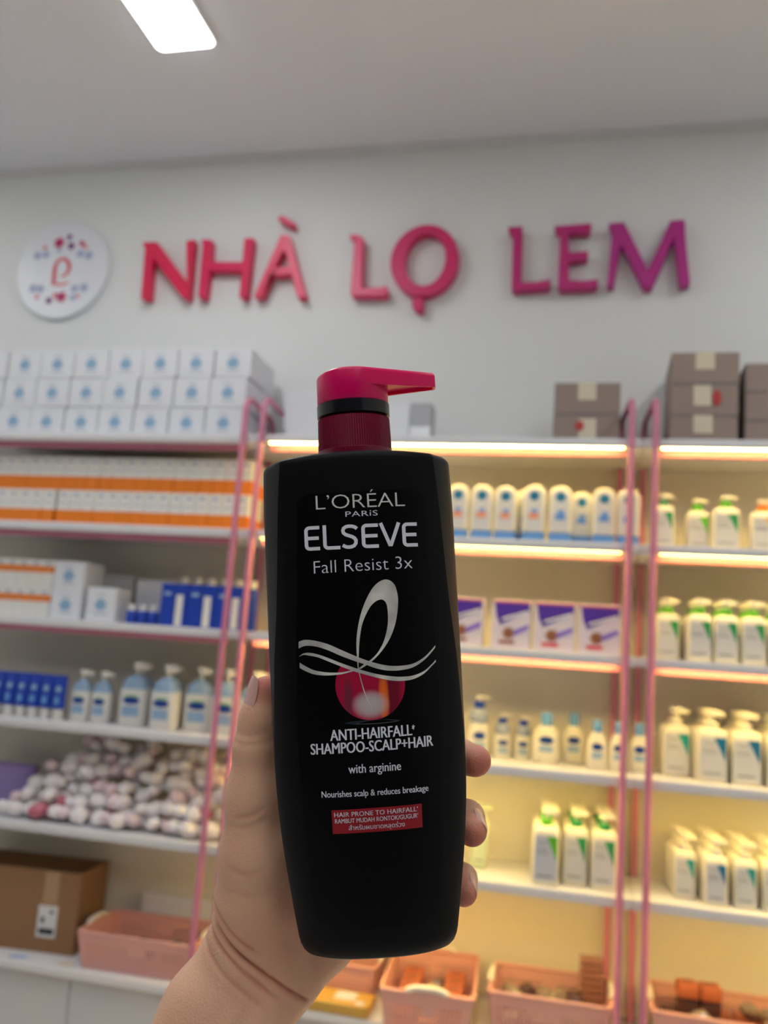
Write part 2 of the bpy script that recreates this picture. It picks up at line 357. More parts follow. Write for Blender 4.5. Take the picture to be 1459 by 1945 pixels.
def pump_head(zb, m, r=0.011, reach=0.03, h=0.03):
    """collar-topping actuator with a spout that points left-front of the bottle"""
    mb = MB(); mb.lathe([(r*0.45, zb), (r*0.45, zb+h*0.45)], 12)
    poly = []
    for i in range(13):
        a = math.radians(60+240*i/12); poly.append((r*1.05*math.cos(a), r*1.05*math.sin(a)))
    poly += [(reach, -r*0.38), (reach, r*0.38)]
    n = len(poly)
    mb.add([(x, y, zb+h*0.45) for x, y in poly]+[(x, y, zb+h*(0.95 if x < r else 0.78)) for x, y in poly],
           [tuple(range(n-1, -1, -1)), tuple(range(n, 2*n))]+[(i, (i+1) % n, n+(i+1) % n, n+i) for i in range(n)])
    return mb.mesh('pump', m, 50)
def pump_kit(w, d, hb, ht, neck, wedge, body=None, lab=None, spout=math.pi):
    """square shouldered lotion bottle: body, label with coloured wedge, neck collar, pump"""
    body = body or m_cream; hx, hy = w/2, d/2; r = d*0.32; mb = MB()
    mb.loft([rsec(hx-0.003, hy-0.003, r, 0), rsec(hx, hy, r, 0.004), rsec(hx, hy, r, hb*0.9), rsec(hx*0.95, hy*0.93, r, hb*0.96), rsec(hx*0.8, hy*0.78, r, hb), rsec(0.012, 0.012, 0.0118, hb+0.004)])
    y = -hy-0.0002; lx = hx-0.006
    lt = lab or m_lab
    subs = [('wedge', MB().add([(lx*0.05, y-0.0007, hb*0.85), (lx, y-0.0007, hb*0.85), (lx*0.98, y-0.0007, hb*0.42)], [(0, 1, 2)]).mesh('wedge', wedge)),
            text_on('CeraVe', -lx*0.3, hb*0.72, lx*0.95, y-0.0008, 'lettering', m_ink, bold=0.01),
            sq(-lx*0.8, lx*0.15, hb*0.61, hb*0.625, y-0.0004, 'print_line', m_ink), sq(-lx*0.8, lx*0.3, hb*0.55, hb*0.562, y-0.0004, 'print_line', m_ink), sq(-lx*0.7, lx*0.6, hb*0.16, hb*0.185, y-0.0004, 'print_line', m_ink)]
    lb = ('label', MB().box(-lx, lx, y-0.0004, y+0.0005, hb*0.1, hb*0.86).mesh('label', lt), subs)
    col = MB().lathe([(0.0145, hb+0.001), (0.0158, hb+0.004), (0.0158, hb+0.018), (0.0125, hb+0.02)], 18).mesh('neck_collar', neck, 40)
    pm = pump_head(hb+0.02, body, 0.0125, 0.032, ht-hb-0.02)
    return [('body', mb.mesh('body', body, 60), ), lb, ('neck_collar', col), ('pump', pm)]
def hooded_kit(w, d, hb, ht):
    """lotion pump with a pale blue hanging hood over the shoulder"""
    hx, hy = w/2, d/2; mb = MB(); r = d*0.42
    mb.loft([rsec(hx-0.003, hy-0.003, r, 0), rsec(hx, hy, r, 0.005), rsec(hx, hy, r, hb*0.72), rsec(hx*0.86, hy*0.9, r, hb*0.86), rsec(hx*0.55, hy*0.7, r*0.8, hb*0.96), rsec(0.013, 0.013, 0.0128, hb)])
    hood = MB().loft([rsec(hx*0.95, hy*1.03, r, hb*0.76), rsec(hx*0.84, hy*0.98, r, hb*0.9), rsec(hx*0.55, hy*0.75, r*0.8, hb*1.0), rsec(0.0145, 0.0145, 0.0143, hb*1.05)])
    y = -hy-0.0004
    ov = [(hx*0.62*math.cos(a), hb*0.52+hb*0.075*math.sin(a)) for a in [2*math.pi*i/20 for i in range(20)]]
    emb = ('emblem', MB().prism(ov, y-0.001, y).mesh('emblem', m_navy))
    sub = sq(-hx*0.6, hx*0.6, hb*0.2, hb*0.4, y, 'label_patch', m_paleb)
    grn = sq(-hx*0.5, hx*0.5, hb*0.6, hb*0.625, y, 'print_line', m_green)
    return [('body', mb.mesh('body', m_white, 60), [emb, sub, grn]), ('hood', hood.mesh('hood', m_paleb, 60)), ('pump', pump_head(hb*1.04, m_white, 0.0125, 0.034, ht-hb*1.04))]
def capped_kit(w, d, h):
    """shouldered lotion bottle with a sky blue screw cap"""
    hx, hy = w/2, d/2; r = d*0.45; zc = h*0.74; mb = MB()
    mb.loft([rsec(hx-0.003, hy-0.003, r, 0), rsec(hx, hy, r, 0.005), rsec(hx*0.97, hy, r, zc*0.62), rsec(hx*0.86, hy*0.92, r, zc*0.82), rsec(hx*0.6, hy*0.75, r*0.8, zc*0.96), rsec(0.012, 0.012, 0.0118, zc+0.003)])
    cap = MB().lathe([(hx*0.4, zc), (hx*0.44, zc+0.002), (hx*0.46, h*0.95), (hx*0.38, h)], 18)
    y = -hy-0.0004
    ov = [(hx*0.55*math.cos(a), zc*0.62+zc*0.1*math.sin(a)) for a in [2*math.pi*i/20 for i in range(20)]]
    return [('body', mb.mesh('body', m_cream, 60), [('emblem', MB().prism(ov, y-0.001, y).mesh('emblem', m_navy)), sq(-hx*0.5, hx*0.5, zc*0.3, zc*0.47, y, 'label_patch', m_paleb)]), ('cap', cap.mesh('cap', m_sky, 40))]
def domed_kit(w, d, h, warm):
    """round topped white bottle standing on a blue base"""
    hx = w/2; prof = []
    for k in range(21):
        a = math.pi*k/20; prof.append((hx*math.cos(a), h-hx*0.85+hx*0.85*math.sin(a)))
    poly = [(hx*0.96, h*0.17)]+prof+[(-hx*0.96, h*0.17)]
    body = bevelled(MB().prism(poly, -d/2, d/2).mesh('body', m_cream), 0.006, 3)
    base = MB().loft([rsec(hx*0.92, d*0.48, 0.008, 0), rsec(hx*0.96, d*0.5, 0.009, 0.004), rsec(hx*0.97, d*0.5, 0.009, h*0.169)])
    y = -d/2
    def disc_(r, cz, nm, m, yy): return (nm, MB().prism([(r*math.cos(2*math.pi*i/20), cz+r*math.sin(2*math.pi*i/20)) for i in range(20)], yy-0.0006, yy).mesh(nm, m))
    lab = [(hx*0.72*math.cos(math.pi*k/16), h-hx*1.05+hx*0.66*math.sin(math.pi*k/16)) for k in range(17)]+[(-hx*0.74, h*0.2), (hx*0.74, h*0.2)]
    subs = [disc_(hx*0.42, h-hx*1.02, 'emblem', m_tblue, y-0.0007), sq(-hx*0.42, hx*0.42, h*0.4, h*0.5, y-0.0007, 'print_patch', m_brown_o if warm else m_cyan), sq(-hx*0.2, hx*0.3, h*0.5, h*0.57, y-0.0007, 'print_patch', m_cyan)]
    return [('body', body, [('label', MB().prism(lab, y-0.0007, y).mesh('label', m_lab), subs)]), ('base_cap', base.mesh('base_cap', m_cyan, 50))]
m_brown_o = mat('salmon_print', (226, 150, 120), 0.5)
def carton_kit(w, d, h, m=None, emblem=None):
    m = m or m_carton
    parts = [('box', bevelled(MB().box(-w/2, w/2, 0, d, 0, h).mesh('box', m), 0.002, 1))]
    if emblem:
        y = 0.0
        drop = [(0.024*math.cos(a)*(0.85-0.15*math.sin(a)), h*0.5+0.019*math.sin(a)) for a in [2*math.pi*i/18 for i in range(18)]]
        subs = [('emblem', MB().prism(drop, y-0.0007, y).mesh('emblem', emblem)), sq(-0.02, 0.024, h*0.2, h*0.25, y, 'print_line', m_greyp), sq(-0.018, 0.015, h*0.76, h*0.8, y, 'print_line', m_greyp)]
        parts = [('box', parts[0][1], subs)]
    return parts
m_greyp = mat('pale_grey_print', (178, 186, 200), 0.5); m_eblue = mat('emblem_soft_blue', (140, 176, 206), 0.5)

# ---- white cartons on top of the left unit
kit = carton_kit(0.1275, 0.24, 0.1025, emblem=m_eblue)
for r in range(3):
    for c in range(8):
        x = -1.199-0.1325*c+random.uniform(-0.002, 0.002)-(0.006*(2-r))
        place('carton', kit, (x, 2.655+random.uniform(0, 0.006), ST[0]+0.0005+0.104*r), 'white carton with soft blue emblem, %s from the right, %s row of the stack' % (ORD[c], ['bottom', 'middle', 'top'][r]), 'carton', 'white cartons on the left unit', random.uniform(-0.03, 0.03))
place('carton', carton_kit(0.145, 0.14, 0.19), (-0.965, 2.75, ST[0]+0.0005), 'plain white carton on the middle unit beside the arch of the frame', 'carton')
place('carton', carton_kit(0.28, 0.14, 0.15), (-0.745, 2.76, ST[0]+0.0005), 'wide plain white carton mostly hidden behind the pump head', 'carton')
m_greyc = mat('grey_card', (176, 178, 182), 0.5)
place('small_box', [('box', carton_kit(0.068, 0.08, 0.15, m_greyc)[0][1], [sq(-0.034, 0.034, 0.0, 0.07, 0, 'label', m_carton)])], (-0.568, 2.75, ST[0]+0.0005), 'small grey box with white lower label right of the pump spout', 'box')

# ---- brown cartons on the right
m_kraft = mat('taupe_card', (150, 132, 122), 0.6, var=0.06, scale=12); m_tape = mat('cream_tape', (214, 202, 176), 0.4); m_tag = mat('red_tag', (184, 44, 48), 0.45)
def brown_kit(w, d, h, tags):
    subs = [('tape', MB().box(-0.027, 0.027, -0.0015, 0.0, h*0.45, h+0.001).mesh('tape', m_tape))] if 'tape' in tags else []
    if 'tag' in tags: subs += [('paper_tag', MB().box(-0.022, 0.03, -0.0025, -0.0005, h*0.1, h*0.85).mesh('paper_tag', m_tape)), ('red_seal', MB().prism([(-0.02+0.014*math.cos(a), h*0.62+0.016*math.sin(a)) for a in [2*math.pi*i/14 for i in range(14)]], -0.004, -0.0026).mesh('red_seal', m_tag))]
    if 'tagr' in tags: subs += [('paper_tag', MB().box(-0.03, 0.02, -0.0025, -0.0005, h*0.3, h*0.95).mesh('paper_tag', m_tape)), ('red_seal', MB().prism([(0.036+0.012*math.cos(a), h*0.55+0.024*math.sin(a)) for a in [2*math.pi*i/14 for i in range(14)]], -0.004, -0.0005).mesh('red_seal', m_tag))]
    subs.append(('seam', MB().box(-w/2+0.002, w/2-0.002, -0.0007, 0, h*0.0, h*0.03).mesh('seam', m_ink)))
    return [('box', bevelled(MB().box(-w/2, w/2, 0, d, 0, h).mesh('box', m_kraft), 0.003, 1), subs)]
z = ST[0]+0.0005
for k, (h, tg) in enumerate(((0.1, ('tag',)), (0.1, ('tape',)))):
    place('carton', brown_kit(0.198, 0.17, h, tg), (-0.041, 2.70, z+0.1005*k), 'taupe carton with %s, %s of the pair on the middle unit' % (('red and cream tag', 'lower'), ('cream tape', 'upper'))[k], 'carton', 'taupe cartons on the shelves')
for k, tg in enumerate((('tape',), ('tagr',), ('tape',))):
    place('carton', brown_kit(0.194, 0.235, 0.098, tg), (0.297+0.002*k, 2.70, z+0.0985*k), 'taupe carton, %s of the stack of three beside the arched frame' % ('lowest', 'middle one', 'topmost')[k], 'carton', 'taupe cartons on the shelves')
for k in range(3):
    place('carton', brown_kit(0.19, 0.22, 0.088, ()), (0.51, 2.715, z+0.0885*k), 'plain taupe carton, %s of the stack at the right edge' % ('lowest', 'middle one', 'topmost')[k], 'carton', 'taupe cartons on the shelves')

# ---- orange and white cartons, left unit
def banded_kit(w, d, h, zb0, zb1):
    mb = MB().box(-w/2, w/2, 0, d, 0, h)
    return [('box', bevelled(mb.mesh('box', m_white), 0.0015, 1), [('orange_band', MB().box(-w/2-0.0002, w/2+0.0002, -0.0006, d*0.99, h*zb0, h*zb1).mesh('orange_band', m_orange)),
            ('round_mark', MB().prism([(0.009*math.cos(a), h*0.86+0.007*math.sin(a)) for a in [2*math.pi*i/12 for i in range(12)]], -0.0006, 0).mesh('round_mark', m_greyp)), sq(-w*0.3, w*0.3, h*0.6, h*0.63, 0, 'print_line', m_greyp)])]
kit = banded_kit(0.0442, 0.13, 0.118, 0.02, 0.42)
for r in range(2):
    for c in range(21):
        place('carton', kit, (-1.118-0.0462*c-(0.012 if r == 0 and c > 14 else 0), 2.655+0.012*r+random.uniform(0, 0.003), ST[1]+0.0005+0.1185*r), 'white carton with orange lower band, %s row, %s' % (('lower', 'upper')[r], (ORD+['twenty-first'])[c]+' from the pink poles'), 'carton', 'orange banded cartons on the second shelf')
kit = banded_kit(0.0455, 0.13, 0.097, 0.55, 0.78); kite = carton_kit(0.114, 0.13, 0.097, emblem=m_eblue)
for r in range(2):
    for c in range(5):
        place('carton', kit, (-1.80-0.0462*c, 2.67, ST[2]+0.0005+0.0975*r), 'white carton with orange stripe on the third shelf, %s layer, %s from the emblem carton' % (('lower', 'upper')[r], ORD[c]), 'carton', 'orange striped cartons on the third shelf')
    place('carton', kite, (-1.715, 2.668, ST[2]+0.0005+0.0975*r), 'white emblem carton ending the orange striped stack, %s one' % ('lower', 'upper')[r], 'carton', 'emblem cartons on the third shelf')
place('carton', carton_kit(0.106, 0.1, 0.112, emblem=m_eblue), (-1.58, 2.66, ST[2]+0.0005), 'single low white emblem carton left of the small blue tubs', 'carton')
place('carton', carton_kit(0.11, 0.1, 0.165, m_greyc), (-1.60, 2.79, ST[2]+0.0005), 'grey carton standing behind the low white emblem carton', 'carton')
place('carton', carton_kit(0.14, 0.1, 0.155), (-1.465, 2.80, ST[2]+0.0005), 'plain white carton behind the small blue tubs', 'carton')
tub = [('jar', MB().lathe([(0.016, 0), (0.0175, 0.003), (0.0175, 0.04), (0.015, 0.043)], 18).mesh('jar', m_royal, 40)), ('lid', MB().lathe([(0.011, 0.0432), (0.0115, 0.045), (0.0115, 0.06), (0.009, 0.063)], 16).mesh('lid', m_white, 40))]
for k in range(3): place('cosmetic_tub', tub, (-1.475+0.037*k, 2.68+0.004*k, ST[2]+0.0005), 'small royal blue tub with white lid, %s from the left' % ORD[k], 'tub', 'small blue tubs')
def blue_kit(w, h):
    return [('box', bevelled(MB().box(-w/2, w/2, 0, 0.06, 0, h).mesh('box', m_royal), 0.0015, 1), [sq(w*0.08, w*0.34, h*0.03, h*0.74, 0, 'white_stripe', m_white), ('fold', MB().box(-w*0.02, w*0.02-0.0005, -0.0007, 0, 0.004, h-0.004).mesh('fold', m_navy)), sq(-w*0.4, -w*0.12, h*0.72, h*0.8, 0, 'print_line', m_paleb)])]
kit = blue_kit(0.094, 0.138)
for k in range(3): place('carton', kit, (-1.32+0.0965*k, 2.66, ST[2]+0.0005), 'royal blue carton with white stripe, %s from the small tubs' % ORD[k], 'carton', 'royal blue cartons on the third shelf')
tube_k = [('tube', MB().loft([rsec(0.020, 0.016, 0.015, 0), rsec(0.020, 0.016, 0.015, 0.13), rsec(0.014, 0.013, 0.012, 0.14)]).mesh('tube', m_royal, 50)), ('cap', MB().lathe([(0.012, 0.1402), (0.0125, 0.143), (0.0125, 0.163), (0.01, 0.166)], 16).mesh('cap', m_white, 40))]
for k in range(6): place('bottle', tube_k, (-1.335+0.049*k, 2.755, ST[2]+0.0005), 'white capped blue bottle behind the royal blue cartons, %s from the left' % ORD[k], 'bottle', 'white capped bottles behind the blue cartons')
# ---- fourth shelf, left unit: tubes standing on white caps, hooded pumps
tk = [('cap', MB().lathe([(0.015, 0), (0.0165, 0.002), (0.0165, 0.033), (0.014, 0.035)], 18).mesh('cap', m_white, 40)),
      ('tube', MB().loft([rsec(0.0205, 0.0165, 0.016, 0.0353), rsec(0.0215, 0.016, 0.0155, 0.06), rsec(0.022, 0.006, 0.0055, 0.13), rsec(0.022, 0.0025, 0.002, 0.142)]).mesh('tube', m_royal, 50),
       [('round_mark', MB().prism([(0.010*math.cos(a), 0.098+0.010*math.sin(a)) for a in [2*math.pi*i/16 for i in range(16)]], -0.0135, -0.0105).mesh('round_mark', m_paleb)), ('print_line', MB().box(-0.008, 0.008, -0.0172, -0.0155, 0.05, 0.072).mesh('print_line', m_sky))])]
for k in range(9): place('cream_tube', tk, (-1.69-0.0455*k, 2.665, ST[3]+0.0005), 'royal blue tube standing on its white cap, %s left of the pump bottles' % ORD[k], 'tube', 'blue tubes on the fourth shelf')
ks = hooded_kit(0.066, 0.042, 0.128, 0.168); kb = hooded_kit(0.094, 0.056, 0.155, 0.205)
for k, (x, y, kk, rz, lab) in enumerate([(-1.628, 2.675, ks, 0.1, 'small white pump bottle with pale blue hood beside the blue tubes'), (-1.556, 2.68, ks, 0.05, 'small white pump bottle with pale blue hood next to a large one'), (-1.445, 2.69, kb, 0.1, 'large white hooded pump bottle, first from the left on the fourth shelf'), (-1.322, 2.665, kb, -0.1, 'large white hooded pump bottle standing furthest forward'),
        (-1.222, 2.70, kb, 0.15, 'large white hooded pump bottle, third from the left'), (-1.12, 2.68, kb, 0.0, 'large white hooded pump bottle just left of the pink poles'), (-1.03, 2.69, kb, 0.1, 'large white hooded pump bottle behind the second pink pole'), (-1.475, 2.78, kb, 0.3, 'hooded pump bottle in the rear row, leftmost'), (-1.37, 2.79, kb, 0.2, 'hooded pump bottle in the rear row, second from the left'), (-1.265, 2.79, kb, 0.3, 'hooded pump bottle in the rear row, third from the left'), (-1.16, 2.78, kb, 0.2, 'hooded pump bottle in the rear row, nearest the pink poles')]):
    place('pump_bottle', kk, (x, y+0.02, ST[3]+0.0005), lab, 'bottle', 'hooded pump bottles', rz)
# ---- fifth shelf, left unit: heap of wrapped packets
pk_m = [mat('wrap_white', (240, 234, 236), 0.28, var=0.12, scale=70, coat=0.5), mat('wrap_blush', (232, 208, 214), 0.28, var=0.18, scale=80, coat=0.5), mat('wrap_rose', (190, 96, 116), 0.3, var=0.25, scale=80, coat=0.5)]
def lump(m, seed):
    rnd = random.Random(seed); bm = bmesh.new(); bmesh.ops.create_icosphere(bm, subdivisions=2, radius=1.0)
    dirs = [Vector((rnd.gauss(0, 1), rnd.gauss(0, 1), rnd.gauss(0, 1))).normalized() for _ in range(9)]
    for v in bm.verts:
        p = v.co.normalized(); k = 1.0
        for i, d in enumerate(dirs): k += (0.10 if i % 2 else -0.09)*max(0, p.dot(d))**3
        v.co = Vector((p.x*0.026, p.y*0.021, p.z*0.019))*k*(1+rnd.uniform(-0.07, 0.07))
    me = bpy.data.meshes.new('wrapped_packet'); bm.to_mesh(me); bm.free(); me.materials.append(m)
    return me
lumps = [[lump(m, 10*i+j) for j in range(3)] for i, m in enumerate(pk_m)]
plab = ['crumpled white wrapped packet in the heap on the fifth shelf', 'pale blush wrapped packet in the heap on the fifth shelf', 'deep rose wrapped packet in the heap on the fifth shelf']
def packet(x, y, z):
    kd = random.choices((0, 1, 2), (0.78, 0.18, 0.04))[0]
    o = link('wrapped_packet', random.choice(lumps[kd])); o.location = (x, y, z)
    o.rotation_euler = (random.uniform(-0.5, 0.5), random.uniform(-0.5, 0.5), random.uniform(0, 6.28)); s = random.uniform(0.95, 1.4); o.scale = (s, s, s)
    tag(o, plab[kd], 'packet', ('white', 'blush', 'rose')[kd]+' packets of the heap')
for lay in range(6):
    z = ST[4]+0.028+0.041*lay
    for row in range(2):
        for k in range(16-lay//2):
            x = -1.83+0.036*lay+0.047*k+random.uniform(-0.016, 0.016)
            if x > -1.10 or (lay == 5 and random.random() < 0.3): continue
            packet(x, 2.645+0.030*lay+0.046*row+random.uniform(-0.010, 0.010), z+(random.uniform(-0.014, 0.014) if lay else random.uniform(0, 0.006)))
m_vio = mat('violet_wrap', (164, 140, 206), 0.3, coat=0.4)
place('packet', [('pouch', bevelled(MB().rbox(-0.09, 0.09, -0.03, 0.03, 0, 0.14, 0.02).mesh('pouch', m_vio), 0.004))], (-1.93, 2.82, ST[4]+0.0005), 'violet pouch at the left end of the packet heap', 'packet')
m_yp = mat('yellow_print', (226, 178, 70), 0.45); m_olive = mat('olive_print', (164, 160, 84), 0.45)
place('pouch', [('bag', MB().rbox(-0.026, 0.026, -0.02, 0.02, 0, 0.12, 0.012).mesh('bag', m_olive, 40)), ('top_label', MB().rbox(-0.026, 0.026, -0.021, 0.02, 0.1205, 0.22, 0.012).mesh('top_label', m_yp, 40))], (-1.035, 2.66, ST[4]+0.0005), 'olive and yellow packet standing between the pink poles', 'packet')

# ---- counter, left: cardboard box, basket
m_cb = mat('cardboard', (150, 112, 78), 0.75, var=0.07, scale=14); m_cbi = mat('cardboard_inner', (128, 94, 66), 0.8, var=0.06)
m_paper = mat('paper_white', (222, 222, 224), 0.5, var=0); m_black = mat('print_black', (40, 40, 44), 0.5, var=0)
def wallpiece(x0, x1, y0, y1, z0, z1, nm, m=None): return (nm, MB().box(x0, x1, y0, y1, z0, z1).mesh(nm, m or m_cb))
wd, dp, hh = 0.44, 0.2, 0.245; t = 0.004
sheet = ('shipping_label', MB().box(0.09, 0.155, -0.0012, -0.0002, 0.045, 0.14).mesh('shipping_label', m_paper), [('print', MB().box(0.098, 0.148, -0.0022, -0.0013, 0.055, 0.072).mesh('print', m_black)), ('print', MB().box(0.102, 0.113, -0.0022, -0.0013, 0.088, 0.106).mesh('print', m_black)), ('print', MB().box(0.128, 0.142, -0.0022, -0.0013, 0.118, 0.126).mesh('print', m_black))])
tapep = ('tape', MB().box(0.10, 0.15, -0.001, -0.0002, 0.145, 0.243).mesh('tape', mat('clear_tape', (178, 146, 112), 0.15)))
cbp = [('front_panel', wallpiece(-wd/2, wd/2, 0, t, 0, hh, 'front_panel')[1], [sheet, tapep]), wallpiece(-wd/2, wd/2, dp-t, dp, 0, hh, 'back_panel'), wallpiece(-wd/2, -wd/2+t, t, dp-t, 0, hh, 'side_panel'), wallpiece(wd/2-t, wd/2, t, dp-t, 0, hh, 'side_panel'), wallpiece(-wd/2+t, wd/2-t, t, dp-t, 0, t, 'bottom', m_cbi)]
place('cardboard_box', cbp, (-1.775, 2.685, CT+0.0005), 'open brown cardboard box with white shipping label on the counter', 'box', None, 0.09)
m_bask = mat('pink_basket_plastic', (222, 166, 158), 0.4, var=0.03); m_hand = mat('white_grip', (232, 226, 214), 0.35)
def basket_parts(w, d, h):
    """tapered basket with pierced walls, thick rim and two white grips"""
    tp = 0.018; mb = MB()
    def wall(p0, p1, q0, q1, nx, nz, skip):
        # p0,p1 bottom corners, q0,q1 top corners
        vs = []; fs = []
        for j in range(nz+1):
            for i in range(nx+1):
                u, v = i/nx, j/nz
                a = Vector(p0).lerp(Vector(p1), u); b = Vector(q0).lerp(Vector(q1), u); vs.append(a.lerp(b, v))
        for j in range(nz):
            for i in range(nx):
                if skip(i, j, nx, nz): continue
                fs.append((j*(nx+1)+i, j*(nx+1)+i+1, (j+1)*(nx+1)+i+1, (j+1)*(nx+1)+i))
        mb.add(vs, fs)
    def holes(i, j, nx, nz): return i % 2 == 1 and j % 2 == 1 and 2 < i < nx-3 and 2 < j < nz-4 and not (nx*0.42 < i < nx*0.58 and j > nz*0.45)
    b = [(-w/2+tp, -d/2+tp, 0), (w/2-tp, -d/2+tp, 0), (w/2-tp, d/2-tp, 0), (-w/2+tp, d/2-tp, 0)]; q = [(-w/2, -d/2, h), (w/2, -d/2, h), (w/2, d/2, h), (-w/2, d/2, h)]
    for k in range(4):
        l = w if k % 2 == 0 else d
        wall(b[k], b[(k+1) % 4], q[k], q[(k+1) % 4], int(l/0.006) | 1, 17, holes)
    mb.add(b, [(0, 1, 2, 3)])
    body = mb.mesh('walls', m_bask)
    bm = bmesh.new(); bm.from_mesh(body); bmesh.ops.remove_doubles(bm, verts=bm.verts, dist=1e-5); bmesh.ops.recalc_face_normals(bm, faces=bm.faces); bmesh.ops.solidify(bm, geom=bm.faces[:], thickness=0.002); bm.to_mesh(body); bm.free()
    rim = MB(); pts = rrect(-w/2, w/2, -d/2, d/2, 0.02, 4); n = len(pts)
    rings = []
    for i in range(n):
        x, y = pts[i]; l = math.hypot(x, y); ux, uy = x/l, y/l
        rings.append([(x+ux*0.007*math.cos(a), y+uy*0.007*math.cos(a), h+0.006*math.sin(a)) for a in [2*math.pi*k/8 for k in range(8)]])
    rings.append(rings[0]); rim.loft(rings, False, False)
    grips = []
    for s in (-1, 1):
        pts2 = [(s*(w/2+0.002), y, h+0.004+0.010*(1-(y/0.055)**4)) for y in np.linspace(-0.055, 0.055, 9)]
        grips.append(('grip', MB().tube(pts2, 0.0085, 8).mesh('grip', m_hand, 60)))
    return [('walls', body), ('rim', rim.mesh('rim', m_bask, 60))]+grips
bk = basket_parts(0.37, 0.25, 0.105)
bk2 = basket_parts(0.325, 0.25, 0.118); bk3 = basket_parts(0.37, 0.25, 0.118)
BP = [((-1.315, 2.745), 0.05, 'pink pierced basket beside the cardboard box'), ((-0.415, 2.70), math.pi/2+0.09, 'pink basket turned endwise, holding orange soap blocks'), ((-0.085, 2.738), 0.02, 'pink basket of grey packets left of the right-hand poles'), ((0.37, 2.775), -0.02, 'pink basket heaped with brown blocks right of the poles'), ((-0.735, 2.812), 0.0, 'pink basket mostly hidden behind the wrist and yellow box')]
for (x, y), rz, lb in BP:
    place('basket', bk2 if x == -0.085 else (bk if x < -1 else bk3), (x, y, CT+0.001), lb, 'basket', 'pink pierced baskets', rz, 0.8 if x == -0.735 else 1.0)
place('carton', carton_kit(0.28, 0.03, 0.165), (-1.285, 2.885, CT+0.0005), 'flat white carton standing behind the pink basket', 'carton')
# soap blocks and packets in the baskets
m_so = mat('orange_soap', (190, 106, 74), 0.5, var=0.1, scale=60); m_sb = mat('brown_soap', (150, 84, 66), 0.5, var=0.1, scale=60); m_dk = mat('dark_wrap', (84, 58, 60), 0.25, var=0.3, scale=90, coat=0.5); m_gw = mat('grey_wrap', (142, 124, 112), 0.22, var=0.3, scale=90, coat=0.6)
def block_mesh(w, d, h, m):
    me = bevelled(MB().box(-w/2, w/2, -d/2, d/2, 0, h).mesh('block', m), 0.004, 2)
    return [('block', me), ('stamp', MB().box(-w*0.28, w*0.28, -d*0.28, d*0.28, h-0.0005, h+0.0008).mesh('stamp', m_sb if m is m_so else m_so))]
kso, ksb, kdk = block_mesh(0.055, 0.055, 0.038, m_so), block_mesh(0.055, 0.055, 0.038, m_sb), [('block', bevelled(MB().box(-0.028, 0.028, -0.02, 0.02, 0, 0.038).mesh('block', m_dk), 0.006, 2))]
crinkle = [lump(m_gw, 90), lump(m_dk, 91), lump(m_gw, 92)]
bz = CT+0.004
g_lab = {'o': 'orange', 'b': 'brown', 'd': 'dark'}
# basket of soap blocks (turned endwise)
cx, cy, ra = -0.415, 2.70, 0.09
k = 0
for lay in range(2):
    for r in range(5):
        for c in range(3):
            if lay == 1 and c == 1: continue
            u, v = (c-1)*0.062, (r-2)*0.062
            x = cx+u*math.cos(ra)-v*math.sin(ra); y = cy+u*math.sin(ra)+v*math.cos(ra)
            place('soap_block', kso if (c != 2 or r > 1) else ksb, (x, y, bz+0.0395*lay), '%s soap block in the endwise basket, %s layer, %s row from the front, %s' % ('orange' if (c != 2 or r > 1) else 'brown', ('lower', 'upper')[lay], ORD[r], ('left', 'middle', 'right')[c]), 'soap', 'soap blocks in the endwise basket', ra+random.uniform(-0.05, 0.05)); k += 1
def scrap(x, y, z, me, lab, grp, s=1.0):
    o = link('wrapped_packet', me); o.location = (x, y, z); o.rotation_euler = (random.uniform(-0.3, 0.3), random.uniform(-0.3, 0.3), random.uniform(0, 6)); o.scale = (s, s, s)
    tag(o, lab, 'packet', grp)
for q in range(4): scrap(cx+0.005*q-0.005, cy-0.085+0.05*q, bz+0.062, crinkle[1] if q % 2 else crinkle[0], 'dark clear-wrapped packet between the orange soap blocks', 'packets among the soap blocks', 0.95)
# basket of grey packets
for r in range(3):
    for c in range(6):
        scrap(-0.192+0.041*c+random.uniform(-0.005, 0.005), 2.685+0.055*r, bz+0.032, crinkle[(r+c) % 3], 'grey or dark wrapped packet in the basket left of the poles', 'packets in the middle basket', 1.15)
for c in range(5):
    scrap(-0.2+0.045*c+random.uniform(-0.006, 0.006), 2.765+random.uniform(-0.02, 0.02), bz+0.075, crinkle[c % 3], 'grey or dark wrapped packet in the basket left of the poles', 'packets in the middle basket', 1.3)
m_cello = mat('cellophane_brown', (150, 104, 92), 0.2, var=0.2, scale=50, coat=0.7)
bund = [('block', bevelled(MB().box(-0.032, 0.032, -0.022, 0.022, 0.019*k_, 0.019*k_+0.017).mesh('block', m_cello), 0.003, 1)) for k_ in range(6)]+[('wrap_top', lump(m_gw, 95))]
e = place('soap_bundle', bund[:-1], (0.024, 2.80, bz+0.075), 'upright wrapped bundle of brown soaps at the right end of the basket', 'soap', None, 0.15)
